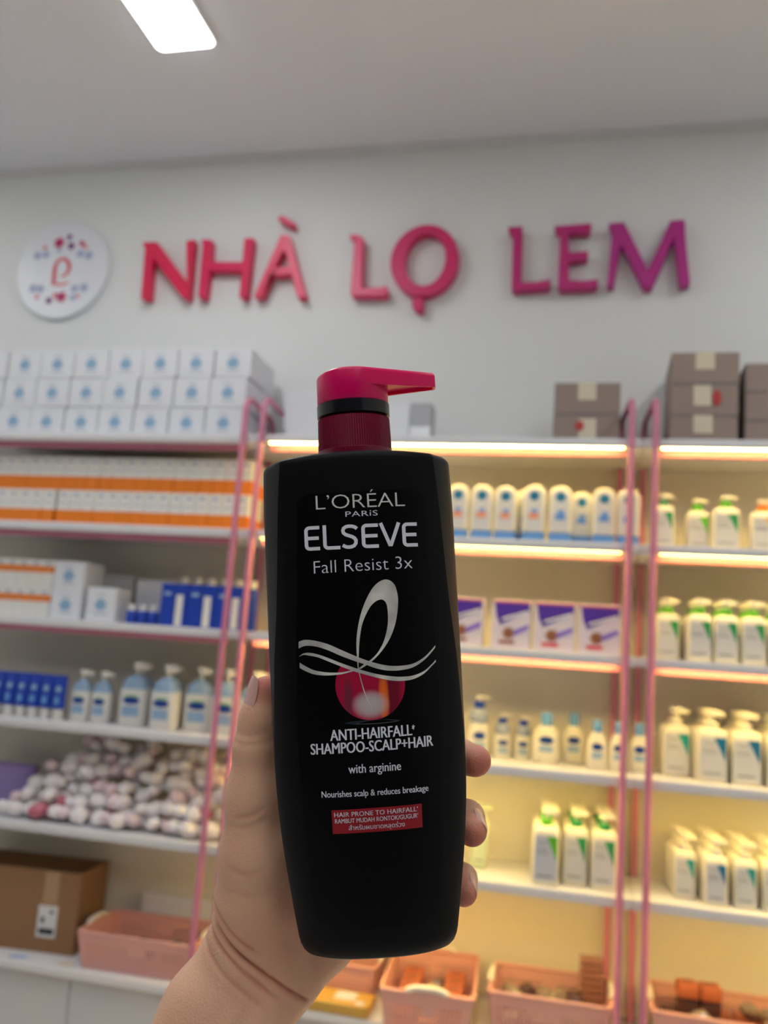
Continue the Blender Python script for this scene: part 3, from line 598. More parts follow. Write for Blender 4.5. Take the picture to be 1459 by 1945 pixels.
# basket right of the poles
for r in range(3):
    for c in range(5):
        kk = (kso, ksb, kso, kdk, ksb)[(c+2*r) % 5]
        place('soap_block', kk, (0.245+0.064*c, 2.70+0.068*r, bz+random.uniform(0, 0.001)), '%s block in the right-hand basket, bottom layer, %s row, %s from the left' % (('orange', 'brown', 'orange', 'dark', 'brown')[(c+2*r) % 5], ORD[r], ORD[c]), 'soap', 'blocks in the right-hand basket', random.uniform(-0.1, 0.1))
        if c != 2 or r != 1:
            place('soap_block', (ksb, kso, kdk, kso, ksb)[(c+r) % 5], (0.245+0.064*c+random.uniform(-0.003, 0.003), 2.70+0.068*r, bz+0.0405), '%s block in the right-hand basket, second layer, %s row, %s from the left' % (('brown', 'orange', 'dark', 'orange', 'brown')[(c+r) % 5], ORD[r], ORD[c]), 'soap', 'blocks in the right-hand basket', random.uniform(-0.1, 0.1))
for q in range(4):
    place('soap_block', (kdk, kso, kdk, kso)[q], (0.285+0.06*(q//2), 2.80, bz+0.081+0.0395*(q % 2)), '%s block heaped on top in the right-hand basket, %s side' % (('dark', 'orange')[q % 2], ('left', 'right')[q//2]), 'soap', 'blocks in the right-hand basket', 0.1)
for q, (x, y) in enumerate(((0.31, 2.70), (0.45, 2.82), (0.50, 2.80), (0.49, 2.70))):
    scrap(x, y, bz+0.1, crinkle[(0, 0, 2, 2)[q]], 'grey clear-wrapped packet on the brown blocks, %s from the left' % ORD[q], 'packets on the brown blocks', 1.15)
for q in range(2): scrap(-1.33+0.1*q, 2.73+0.01*q, bz+0.045, crinkle[1-q], ('dark', 'grey')[q]+' wrapped packet lying in the basket beside the cardboard box', 'packets in the left basket', 1.7)
m_gold = mat('gold_print', (206, 164, 74), 0.35, var=0.15, scale=40)
place('flat_pack', [('pack', MB().rbox(-0.09, 0.09, -0.055, 0.055, 0, 0.03, 0.006).mesh('pack', m_gold, 40), [('label', MB().box(-0.02, 0.04, -0.02, 0.04, 0.03, 0.0308).mesh('label', m_paper)), ('seal', MB().prismz([(0.06+0.014*math.cos(a), -0.03+0.014*math.sin(a)) for a in [2*math.pi*i/14 for i in range(14)]], 0.03, 0.0308).mesh('seal', m_paper))])], (-0.665, 2.655, CT+0.0005), 'flat golden yellow pack with white label lying on the counter', 'pack')

# ---- middle unit, second shelf: domed bottles
kA, kB = domed_kit(0.067, 0.036, 0.17, True), domed_kit(0.067, 0.036, 0.17, False)
for q, (x, y, s) in enumerate([(-0.412, 2.66, 1), (-0.339, 2.66, 1), (-0.268, 2.66, 0.99), (-0.183, 2.66, 1.02), (-0.106, 2.66, 1.01), (-0.045, 2.70, 0.96), (0.020, 2.665, 1), (0.089, 2.67, 1)]):
    place('domed_bottle', kA if q < 4 else kB, (x, y, ST[1]+0.0005), 'round-topped white bottle with blue base, %s from the left, %s print' % (ORD[q], 'salmon' if q < 4 else 'blue'), 'bottle', 'round-topped bottles on the second shelf', 0.0, s)
place('domed_bottle', kB, (-0.215, 2.72, ST[1]+0.0005), 'round-topped white bottle set back behind the third and fourth of the row', 'bottle', 'round-topped bottles on the second shelf', 0.3)
# third shelf: violet and white cartons
def violet_kit(w, h, pinkish):
    sw = [(-w*0.44, h*0.94), (w*0.46, h*0.94), (w*0.46, h*0.78), (w*0.1, h*0.66), (-w*0.28, h*0.48), (-w*0.38, h*0.66)]
    st = [(-w*0.25, h*0.62), (w*0.42, h*0.80), (w*0.42, h*0.76), (-w*0.24, h*0.575)]
    st2 = [(w*0.02, h*0.36), (w*0.45, h*0.52), (w*0.45, h*0.42), (w*0.05, h*0.26)]
    fl_ = [(-w*0.06+w*0.17*math.cos(a)*(0.85+0.15*math.cos(6*a)), h*0.32+w*0.17*math.sin(a)*(0.85+0.15*math.cos(6*a))) for a in [2*math.pi*i/24 for i in range(24)]]
    subs = [('swoosh', MB().prism(sw, -0.0008, 0).mesh('swoosh', m_purple), [('brush_stroke', MB().prism(st, -0.0014, -0.0009).mesh('brush_stroke', m_carton))]), ('ribbon_print', MB().prism(st2, -0.0007, 0).mesh('ribbon_print', m_lilac)), ('flower_print', MB().prism(fl_, -0.0007, 0).mesh('flower_print', m_brown_p)), sq(-w*0.3, w*0.1, h*0.1, h*0.17, 0, 'red_print', m_redp if pinkish else m_brown_p), ('top_stripe', MB().box(-w/2+0.001, w/2-0.001, -0.0007, 0, h*0.95, h*0.975).mesh('top_stripe', m_redp))]
    return [('box', bevelled(MB().box(-w/2, w/2, 0, 0.055, 0, h).mesh('box', mat('lilac_carton', (212, 204, 222), 0.35, coat=0.3)), 0.0015, 1), subs)]
va, vb = violet_kit(0.114, 0.142, False), violet_kit(0.118, 0.142, True)
for q, (x, kk) in enumerate([(-0.375, va), (-0.235, va), (-0.110, vb), (0.016, vb)]):
    place('carton', kk, (x, 2.645, ST[2]+0.0005), 'violet and white carton with flower print, %s from the held bottle' % ORD[q], 'carton', 'violet and white cartons', -0.02)
# fourth shelf
def spray_kit(h, w):
    hx = w/2; mb = MB(); zc = h*0.55
    mb.loft([rsec(hx-0.002, hx*0.62, hx*0.5, 0), rsec(hx, hx*0.65, hx*0.5, 0.004), rsec(hx, hx*0.65, hx*0.5, zc*0.7), rsec(hx*0.8, hx*0.6, hx*0.5, zc)])
    sh = MB().lathe([(hx*0.55, zc-0.004), (hx*0.95, zc+h*0.05), (hx*0.9, zc+h*0.17), (hx*0.5, zc+h*0.24)], 18)
    nk = MB().lathe([(hx*0.48, zc+h*0.235), (hx*0.55, zc+h*0.26), (hx*0.5, zc+h*0.36)], 16)
    y = -hx*0.65-0.0003
    ov = [(hx*0.6*math.cos(a), zc*0.62+zc*0.12*math.sin(a)) for a in [2*math.pi*i/18 for i in range(18)]]
    return [('body', mb.mesh('body', m_white, 50), [('emblem', MB().prism(ov, y-0.001, y).mesh('emblem', m_navy)), sq(-hx*0.55, hx*0.55, zc*0.2, zc*0.42, y, 'label_patch', m_paleb)]), ('shoulder', sh.mesh('shoulder', mat('frosted_blue', (150, 164, 196), 0.35), 50)), ('neck', nk.mesh('neck', m_royal, 40)), ('pump', pump_head(zc+h*0.36, m_white, hx*0.42, hx*1.1, h*0.1))]
place('pump_bottle', spray_kit(0.18, 0.062), (-0.333, 2.80, ST[3]+0.0005), 'tall pump bottle with blue neck beside the bottle held in hand', 'bottle', 'blue-necked bottles', 0.3)
place('pump_bottle', spray_kit(0.13, 0.054), (-0.263, 2.83, ST[3]+0.0005), 'short blue-necked bottle next to the tall blue-necked pump bottle', 'bottle', 'blue-necked bottles', 0.3)
place('pump_bottle', spray_kit(0.126, 0.05), (-0.200, 2.85, ST[3]+0.0005), 'short blue-necked bottle next to the large sky-capped bottle', 'bottle', 'blue-necked bottles', 0.1)
for q, (x, y, w, h, lb) in enumerate([(-0.127, 2.79, 0.08, 0.146, 'largest cream bottle with sky blue cap'), (-0.048, 2.86, 0.067, 0.148, 'cream bottle with sky blue cap, second of five and set back'), (0.021, 2.745, 0.058, 0.138, 'cream bottle with sky blue cap, middle one of five'), (0.082, 2.75, 0.056, 0.138, 'cream bottle with sky blue cap just left of the right-hand poles'), (0.140, 2.77, 0.056, 0.138, 'cream bottle with sky blue cap seen between the right-hand poles')]):
    place('lotion_bottle', capped_kit(w, w*0.55, h), (x, y, ST[3]+0.0005), lb, 'bottle', 'sky-capped bottles', 0.05)
# fifth shelf: three files of green wedge pumps, one pale pump
place('pump_bottle', pump_kit(0.05, 0.04, 0.135, 0.18, m_mint, m_mint, m_mint, m_mint), (-0.307, 2.755, ST[4]+0.0005), 'pale mint pump bottle beside the fingertips', 'bottle', None, 0.2)
g1, g2 = pump_kit(0.074, 0.052, 0.155, 0.203, m_green, m_green), pump_kit(0.070, 0.050, 0.153, 0.2, m_dgreen, m_dgreen)
def files(kits, xs, ys, n, step, z, what, grp, rows=('front', 'second', 'third', 'fourth', 'fifth'), names=('left', 'middle', 'right'), rz=0.0, dx=-0.004):
    for c, (x, y) in enumerate(zip(xs, ys)):
        for r in range(n):
            if y+step*r > 2.885: continue
            place('pump_bottle', kits[c], (x+dx*r, y+step*r, z), '%s, %s file, %s row' % (what, names[c], rows[r]), 'bottle', grp, rz+random.uniform(-0.05, 0.05))
files([g1, g2, g2], (-0.109, -0.029, 0.048), (2.645, 2.69, 2.68), 4, 0.058, ST[4]+0.0005, 'cream pump bottle with green wedge on the lowest lit shelf', 'green wedge pump bottles')
# ---- right unit
place('pump_bottle', g2, (0.190, 2.69, ST[1]+0.0005), 'cream pump bottle with green wedge just right of the pink poles', 'bottle', 'pump bottles, right unit second shelf', 0, 0.82)
gk = pump_kit(0.066, 0.044, 0.118, 0.157, m_green, m_green); gk2 = pump_kit(0.074, 0.046, 0.124, 0.163, m_green, m_dgreen)
place('pump_bottle', gk, (0.286, 2.72, ST[1]+0.0005), 'green-necked pump bottle, left of the pair on the second shelf', 'bottle', 'pump bottles, right unit second shelf', 0.1)
place('pump_bottle', gk2, (0.361, 2.69, ST[1]+0.0005), 'green-necked pump bottle, right of the pair on the second shelf', 'bottle', 'pump bottles, right unit second shelf')
yk = pump_kit(0.07, 0.05, 0.115, 0.152, m_orange, m_yp)
place('pump_bottle', yk, (0.46, 2.69, ST[1]+0.0005), 'orange-necked bottle with yellow print at the right edge', 'bottle')
g3 = pump_kit(0.066, 0.046, 0.13, 0.178, m_green, m_dgreen)
files([g3]*5, (0.208, 0.291, 0.361, 0.433, 0.506), (2.71, 2.67, 2.67, 2.67, 2.67), 3, 0.055, ST[2]+0.0005, 'green-necked pump bottle on the third shelf', 'green-necked pump bottles, right unit', names=('first', 'second', 'third', 'fourth', 'fifth'))
kt, kbq = pump_kit(0.078, 0.054, 0.14, 0.196, m_cream, m_teal), pump_kit(0.080, 0.056, 0.142, 0.198, m_cream, m_tblue)
files([kt, kbq, kbq, kt], (0.243, 0.331, 0.420, 0.508), (2.77, 2.70, 2.70, 2.70), 4, 0.059, ST[3]+0.0005, 'large cream pump bottle on the fourth shelf', 'cream pump bottles, right unit fourth shelf', names=('first', 'second', 'third', 'fourth'))
k1, k2 = pump_kit(0.060, 0.042, 0.122, 0.168, m_cream, m_teal), pump_kit(0.062, 0.043, 0.124, 0.17, m_cream, m_tblue)
files([k1, k2, k1, k2], (0.264, 0.338, 0.414, 0.487), (2.70, 2.66, 2.67, 2.67), 5, 0.047, ST[4]+0.0005, 'small cream pump bottle on the fifth shelf', 'small cream pump bottles, right unit', names=('first', 'second', 'third', 'fourth'))

# ------------------------------------------------------------------ the held pump bottle
BXv, BYv, BZv = Vector((0.96088732, 0.24814097, 0.12297001)), Vector((-0.2563552, 0.96496107, 0.0559655)), Vector((-0.10477394, -0.08530054, 0.99083109))
BORG = Vector((-0.09059248, 0.38949308, 1.44191902))
BM = Matrix(((BXv.x, BYv.x, BZv.x, BORG.x), (BXv.y, BYv.y, BZv.y, BORG.y), (BXv.z, BYv.z, BZv.z, BORG.z), (0, 0, 0, 1)))
NEXP = 2.35
AZ = ([-62,-54,-46.7,-39,-31,-24,-16.7,-8.5,2.3,10.6,28,50,63,92,120,130,144,150], [32.3,33.4,34.7,35.8,36.9,38.0,38.9,39.7,40.6,41.2,41.6,41.9,42,42,42.1,42,41.5,41.3])
def a_of(z):
    zz = np.linspace(-7, 7, 5)
    return float(np.mean(np.interp(z+zz, *AZ))) if -54 < z < 137 else float(np.interp(z, *AZ))
def b_of(z): return float(np.interp(z, [-62,-40,0,60,148], [19,20.5,22,22.5,21.5]))
def y_front(x, z):
    a = a_of(z)+1.5; return -b_of(z)*max(1-abs(x/a)**NEXP, 0)**(1/NEXP)
def side_w(z): return float(np.interp(z, [-70, 0, 30, 60, 80, 100, 145], [0.5, 0.6, 1.4, 3.2, 5.0, 6.2, 8.6]))
def body_ring(z, ins=0.0, nf=36):
    a = a_of(z); xs = a-side_w(z); front = []
    for i in range(nf+1):
        x = -xs*math.cos(math.pi*i/nf); front.append((x, y_front(x, z)))
    side = [(a-(a-xs)*0.25, y_front(xs, z)*0.45), (a, 0.0), (a-(a-xs)*0.25, -y_front(xs, z)*0.45)]
    back = [(-x, -y) for x, y in front]
    ring = front+side+back+[(-x, -y) for x, y in side]
    if ins:
        k = len(ring); out = []
        for x, y in ring: out.append((x*(1-ins/a), y*(1-ins/22.0)))
        ring = out
    k = max(0.0, min(1.0, (z-105)/38)); k = k*k*(3-2*k)
    return [(x/1000, y/1000, (z+2.8*k*(1-min(1, abs(x)/a)**1.8))/1000) for x, y in ring]
m_bk = mat('bottle_black', (5, 5, 8), 0.46, var=0.0, spec=0.5, ior=1.27)
m_stk = mat('label_film', (3, 3, 5), 0.36, var=0.0, spec=0.5, ior=1.25)
rings = [body_ring(-62, 8), body_ring(-61.6, 5.2), body_ring(-60.5, 2.8), body_ring(-58.4, 1.1), body_ring(-55.6, 0.2)]
rings += [body_ring(z) for z in np.linspace(-53, 142, 46)]
rings += [body_ring(143.4, 0.15), body_ring(144.3, 0.6), body_ring(144.9, 1.5), body_ring(145.2, 5), body_ring(145.3, 14), body_ring(145.4, 20)]
body_me = MB().loft(rings).mesh('body', m_bk, 22)
hb = bpy.data.objects.new('pump_bottle', None); COL.objects.link(hb); hb.matrix_world = BM @ Matrix.Translation((0, 0, -0.062)); hb.empty_display_size = 0.05
tag(hb, 'large black shampoo pump bottle with magenta pump held in the hand', 'bottle')
OFFM = 0.062
def bpart(name, me, parent=None):
    if parent is None:
        for v in me.vertices: v.co.z += OFFM
        o = link(name, me, hb)
    else:
        for v in me.vertices: v.co.z += OFFM
        o = link(name, me, parent)
    return o
body_o = bpart('body', body_me)
# pump
m_mag = mat('magenta_plastic', (222, 0, 98), 0.3, var=0.0, sss=0.35, spec=0.4); m_mar = mat('maroon_ribbed', (122, 2, 44), 0.3, var=0.0, spec=0.5); m_ringm = mat('ring_black', (14, 15, 22), 0.25, var=0.0)
ox = -0.2/1000
def ribbed(r0, r1, z0, z1, n, amp):
    rs = []
    for z, r in ((z0, r0-0.0008), (z0+0.0006, r0), (z0+0.003, r0), (z0+0.0032, r0-0.0004), (z1-0.0012, r1-0.0004), (z1-0.0006, r1-0.0012), (z1, r1-0.002)):
        rb = 1 if z0+0.0031 < z < z1-0.001 else 0
        rs.append([(ox+(r+(amp if (i % 2 and rb) else 0))*math.cos(2*math.pi*i/(2*n)), (r+(amp if (i % 2 and rb) else 0))*math.sin(2*math.pi*i/(2*n)), z) for i in range(2*n)])
    return MB().loft(rs).mesh('ribbed_collar', m_mar, 20)
bpart('ribbed_collar', ribbed(0.0166, 0.0162, 0.1475, 0.1660, 96, 0.0003))
bpart('neck_ring', MB().lathe([(0.0150, 0.1657), (0.0163, 0.1661), (0.0163, 0.1714), (0.0158, 0.1718)], 56, ox).mesh('neck_ring', m_ringm, 40))
# pump head: teardrop plan with a spout to the right, hollow underside
R_, TX, TW = 0.0160, 0.0376, 0.0028
al = math.acos((R_-TW)/TX)
plan = []
for i in range(41):
    a = al+(2*math.pi-2*al)*i/40; plan.append((R_*math.cos(a), R_*math.sin(a)))
plan += [(TX-0.0006, -TW), (TX, -TW+0.0008), (TX, TW-0.0008), (TX-0.0006, TW)]
def topz(x): return 0.1860-0.0012*max(0, (x-0.004)/0.031)-0.0012*max(0, (-x-0.004)/0.012)**2
hd = MB(); n = len(plan)
zlow = 0.1781
def shr(p, k): return (ox+p[0]*(1-k) if p[0] < 0.02 else ox+p[0]-k*0.01, p[1]*(1-k))
rg = [[(ox+x, y, zlow) for x, y in plan], [(ox+x, y, topz(x)-0.0016) for x, y in plan], [(*shr((x, y), 0.02), topz(x)-0.0006) for x, y in plan], [(*shr((x, y), 0.07), topz(x)) for x, y in plan], [(*shr((x, y), 0.5), topz(x)+0.0003) for x, y in plan]]
hd.loft(rg, False, True)
# rim underside of the spout and the recessed shaft
inner = [[(ox+x*0.93 if x < 0.02 else ox+x-0.0012, y*0.88, zlow) for x, y in plan], [(ox+x*0.93 if x < 0.02 else ox+x-0.0012, y*0.88, zlow+0.0014) for x, y in plan]]
hd.loft([rg[0], inner[0]], False, False); hd.loft(inner, False, True)
head_o = bpart('pump_head', hd.mesh('pump_head', m_mag, 32))
bpart('pump_barrel', MB().lathe([(0.0157, 0.1717), (0.0160, 0.1721), (0.0160, zlow+0.001)], 56, ox).mesh('pump_barrel', m_mag, 40))
# label film and printing
def onb(x, z, off=0.15): return (x/1000, (y_front(x, z)-off)/1000, z/1000)
LZ = [129.9, 94.3, 63.7, 29.1, 7.8, -22, -48]; LX0 = [-26, -27.2, -28.9, -29.6, -29.2, -27.5, -24.5]; LX1 = [28.2, 28.5, 29.7, 29.8, 28.8, 27.5, 24.5]
film = MB(); nx = 24; rows = []
for z in np.linspace(-48, 129.9, 50):
    e_ = max(0, (z-125.9)/4.0); e2 = max(0, (-42-z)/6.0); ins = 4*(1-math.sqrt(max(0, 1-e_*e_)))+6*(1-math.sqrt(max(0, 1-e2*e2)))
    xa = np.interp(-z, [-q for q in LZ], LX0)+ins; xb = np.interp(-z, [-q for q in LZ], LX1)-ins
    rows.append([onb(x, z, 0.12) for x in np.linspace(xa, xb, nx+1)])
vs = [p for r in rows for p in r]
film.add(vs, [(j*(nx+1)+i, j*(nx+1)+i+1, (j+1)*(nx+1)+i+1, (j+1)*(nx+1)+i) for j in range(len(rows)-1) for i in range(nx)])
film_o = bpart('front_label', film.mesh('front_label', m_stk, 60))
film_o['label'] = 'black film label with silver lettering'
m_sil = mat('silver_ink', (222, 220, 214), 0.45, metal=0.1, var=0.0, spec=0.5); m_silw = mat('grey_white_ink', (226, 228, 236), 0.5, var=0.0)
def pprint(name, me, lab=None):
    o = bpart(name, me, film_o)
    if lab: o['label'] = lab
    return o
def bottle_text(body, p0, p1, cap, m, bold=0.0, spacing=1.0, off=0.3, heavy=0.0):
    v, f = text_geo(body, bold, spacing); k = math.hypot(p1[0]-p0[0], p1[1]-p0[1])/v[:, 0].max()
    ux, uz = (p1[0]-p0[0])/v[:, 0].max(), (p1[1]-p0[1])/v[:, 0].max()
    mb = MB()
    for dx in ((-heavy, 0.0, heavy) if heavy else (0.0,)):
        mb.add([onb(p0[0]+dx+ux*q[0], p0[1]+uz*q[0]+cap*q[1], off) for q in v], f)
    return pprint('lettering', mb.mesh('lettering', m))
bottle_text('L\u2019OR\u00c9AL', (-18.0, 123.0), (19.7, 122.8), 5.8, m_sil, -0.012, 0.95)
bottle_text('PAR\u0131S', (-5.7, 119.3), (7.9, 119.3), 2.2, m_silw, -0.004, 1.05)
pprint('lettering', MB().add([onb(x, z, 0.3) for x, z in ((4.62, 121.2), (5.12, 121.2), (5.12, 121.6), (4.62, 121.6))], [(0, 1, 2, 3)]).mesh('lettering', m_silw))
# the wide rounded wordmark, drawn as strokes
def wm(x, y): return (-23.5+x/745*47.8, 105.8-0.4*x/745+y/170*10.5)
def arc(cx, cy, r, a0, a1, n=5): return [(cx+r*math.cos(math.radians(a0+(a1-a0)*i/n)), cy+r*math.sin(math.radians(a0+(a1-a0)*i/n))) for i in range(n+1)]
def E_paths(x0, x1): 
    l = x0+13; return [[(x1, 156.5)]+arc(l+22, 134.5, 22, 90, 180)+arc(l+22, 35.5, 22, 180, 270)+[(x1, 13.5)], [(l, 85), (x1-6, 85)]]
paths = E_paths(0, 102)+[[(135, 170)]+arc(157, 35.5, 22, 180, 270)+[(235, 13.5)]]
S = [(348, 138)]+arc(312, 130, 26, 40, 90, 3)[0:0]+[(335, 149), (315, 155.5), (294, 156.5)]+[(276, 153), (261, 143), (256, 128), (259, 112), (272, 100), (292, 92), (312, 85), (330, 74), (339, 58), (337, 38), (325, 22), (308, 15), (288, 13.5), (270, 17), (251, 28)]
paths += [S]+E_paths(375, 487)+[[(504, 170), (562, 14), (566, 14), (624, 170)]]+E_paths(643, 745)
wmb = MB()
for pth in paths:
    # resample long runs so strokes follow the curved front
    L2 = [pth[0]]
    for a_, b_ in zip(pth[:-1], pth[1:]):
        nn = max(1, int(math.hypot(b_[0]-a_[0], b_[1]-a_[1])/30))
        L2 += [(a_[0]+(b_[0]-a_[0])*i/nn, a_[1]+(b_[1]-a_[1])*i/nn) for i in range(1, nn+1)]
    Lp, Rp = [], []
    for i, p in enumerate(L2):
        a_ = L2[max(i-1, 0)]; b_ = L2[min(i+1, len(L2)-1)]; dx, dz = b_[0]-a_[0], b_[1]-a_[1]; l = math.hypot(dx, dz) or 1
        Lp.append((p[0]-dz/l*11.8, p[1]+dx/l*11.8)); Rp.append((p[0]+dz/l*11.8, p[1]-dx/l*11.8))
    vs = [onb(*wm(*q), 0.3) for q in Lp]+[onb(*wm(*q), 0.3) for q in Rp]; kk = len(L2)
    wmb.add(vs, [(i, i+1, kk+i+1, kk+i) for i in range(kk-1)])
pprint('lettering', wmb.mesh('lettering', m_silw), 'wide rounded grey lettering')
bottle_text('Fall Resist 3x', (-20.0, 96.1), (21.5, 96.4), 5.1, m_silw, -0.012, 1.0)
bottle_text('ANTI-HAIRFALL', (-16.1, 27.3), (17.5, 27.8), 4.4, m_silw, 0.0, 1.0, heavy=0.13)
bottle_text('*', (17.6, 28.9), (18.8, 28.9), 3.0, m_silw, 0.02)
bottle_text('SHAMPOO-SCALP+HAIR', (-24.4, 22.0), (26.1, 22.8), 4.3, m_silw, 0.0, 1.0, heavy=0.13)
bottle_text('with arginine', (-9.3, 14.0), (12.2, 14.2), 3.5, m_silw, 0.0, 1.0, heavy=0.06)
bottle_text('Nourishes scalp & reduces breakage', (-20.7, 4.7), (23.1, 4.9), 2.5, m_silw, 0.0, 1.0, heavy=0.05)
m_rbox = mat('red_print_box', (150, 16, 30), 0.35, var=0.0)
rb = MB(); nn = 16
vs = [onb(-17+37*i/nn, -0.4+0.5*i/nn, 0.25) for i in range(nn+1)]+[onb(-16.8+36.7*i/nn, -9.9+0.5*i/nn, 0.25) for i in range(nn+1)]
rb.add(vs, [(i, i+1, nn+2+i, nn+1+i) for i in range(nn)])
pprint('red_panel', rb.mesh('red_panel', m_rbox), 'dark red printed panel')
bottle_text('HAIR PRONE TO HAIRFALL\u2019', (-15.9, -3.2), (18.3, -2.7), 1.8, m_silw, 0.0, 1.02, 0.4, heavy=0.03)
bottle_text('RAMBUT MUDAH RONTOK/GUGUR\u2019', (-15.7, -5.7), (18.3, -5.3), 1.75, m_silw, 0.0, 1.0, 0.4, heavy=0.03)
bottle_text('\u0e2a\u0e33\u0e2b\u0e23\u0e31\u0e1a\u0e1c\u0e21\u0e02\u0e32\u0e14\u0e2b\u0e25\u0e38\u0e14\u0e23\u0e48\u0e27\u0e07', (-10.2, -8.5), (12.6, -8.3), 1.75, m_silw, 0.0, 1.0, 0.4, heavy=0.03)
# ribbon artwork
LOOPO = [[-3.6,57.3],[-3.7,64.8],[-3.3,69.7],[-2.3,74.7],[-0.8,79.6],[1.4,84.5],[4.1,88.8],[6.8,91.2],[9.4,92.2],[11.6,91.7],[13.4,89.9],[14.3,87.0],[14.6,83.2],[14.0,78.2],[12.8,73.3],[10.7,68.4],[7.9,64.2],[4.6,60.6],[1.3,58.0],[-2.2,56.0]]
LOOPI = [[-3.2,57.3],[-2.6,64.7],[-1.9,69.7],[-0.8,74.3],[1.2,78.6],[3.2,81.6],[5.4,83.4],[7.4,84.0],[8.4,83.7],[9.3,82.8],[9.8,81.3],[10.0,79.1],[10.0,76.5],[9.7,73.4],[8.8,69.7],[7.3,65.8],[4.8,62.0],[2.0,59.5],[-0.6,57.9],[-3.5,56.0]]
R1 = [[-27.7,68.2,-27.8,65.4],[-24.7,68.9,-24.8,66.4],[-20.2,68.2,-20.3,65.9],[-15.2,66.6,-15.3,64.1],[-10.3,64.2,-10.4,61.7],[-5.4,61.8,-5.5,59.6],[-0.5,59.6,-0.6,57.7],[4.5,57.8,4.4,55.7],[9.4,56.6,9.3,54.6],[14.5,56.3,14.4,54.5],[19.6,56.9,19.5,55.4],[24.2,59.1,24.1,57.9],[27.6,62.0,27.6,61.0],[29.4,63.8,29.3,62.9]]
R2 = [[-27.6,62.2,-27.7,62.0],[-25.9,63.3,-25.9,62.7],[-23.3,63.5,-23.3,62.3],[-19.8,62.7,-19.9,61.5],[-15.5,61.0,-15.5,59.6],[-10.5,58.8,-10.6,57.4],[-5.6,56.8,-5.7,55.3],[-0.7,55.0,-0.8,53.6],[4.2,53.5,4.2,52.0],[9.2,52.4,9.1,50.7],[14.2,51.8,14.1,50.1],[19.3,52.0,19.2,50.5],[23.9,53.5,23.8,52.4],[27.3,56.0,27.2,55.2],[29.2,57.8,29.2,56.9]]
R3 = [[-27.6,59.6,-27.7,57.4],[-25.1,58.0,-25.2,56.0],[-22.0,56.4,-22.1,54.7],[-18.9,55.6,-18.9,54.1],[-15.7,55.1,-15.8,53.9],[-10.7,54.9,-10.8,54.1],[-6.9,55.4,-7.0,54.8],[-3.7,56.0,-3.7,55.6]]
def dens(pts, n=6):
    """Catmull-Rom through the points"""
    P = np.array(pts, float); out = []
    for i in range(len(P)-1):
        p0, p1, p2, p3 = P[max(i-1, 0)], P[i], P[i+1], P[min(i+2, len(P)-1)]
        for k in range(n):
            t_ = k/n; out.append(0.5*((2*p1)+(-p0+p2)*t_+(2*p0-5*p1+4*p2-p3)*t_**2+(-p0+3*p1-3*p2+p3)*t_**3))
    out.append(P[-1]); return np.array(out)
def foil():
    m = mat('silver_foil', (176, 172, 168), 0.4, metal=0.2, var=0.0)
    nt = m.node_tree; b = nt.nodes['Principled BSDF']
    tc = nt.nodes.new('ShaderNodeTexCoord'); nz = nt.nodes.new('ShaderNodeTexNoise'); nz.inputs['Scale'].default_value = 90; nz.inputs['Detail'].default_value = 1
    rp = nt.nodes.new('ShaderNodeValToRGB'); rp.color_ramp.elements[0].color = lin((184, 182, 178)); rp.color_ramp.elements[1].color = lin((240, 236, 226)); rp.color_ramp.elements[0].position = 0.35; rp.color_ramp.elements[1].position = 0.65
    nt.links.new(tc.outputs['Object'], nz.inputs['Vector']); nt.links.new(nz.outputs['Fac'], rp.inputs[0]); nt.links.new(rp.outputs[0], b.inputs['Base Color']); return m
m_foil = foil()
def ribbon(name, A_, B_, off):
    A_, B_ = dens(A_), dens(B_); n_ = len(A_)
    vs = [onb(*p, off) for p in A_]+[onb(*p, off) for p in B_]
    o = pprint(name, MB().add(vs, [(i, i+1, n_+i+1, n_+i) for i in range(n_-1)]).mesh(name, m_foil)); return o
ribbon('foil_loop', LOOPO, LOOPI, 0.42)['label'] = 'silver foil hair loop'
for r_, of in ((R1, 0.36), (R2, 0.38), (R3, 0.34)): ribbon('foil_ribbon', [q[:2] for q in r_], [q[2:] for q in r_], of)
ribbon('foil_strand', [(-3.6,57.3),(-3.2,54.2),(-1.35,46.1),(1.35,39.9)], [(-3.2,57.3),(-2.85,54.3),(-0.95,46.1),(1.5,40.0)], 0.42)
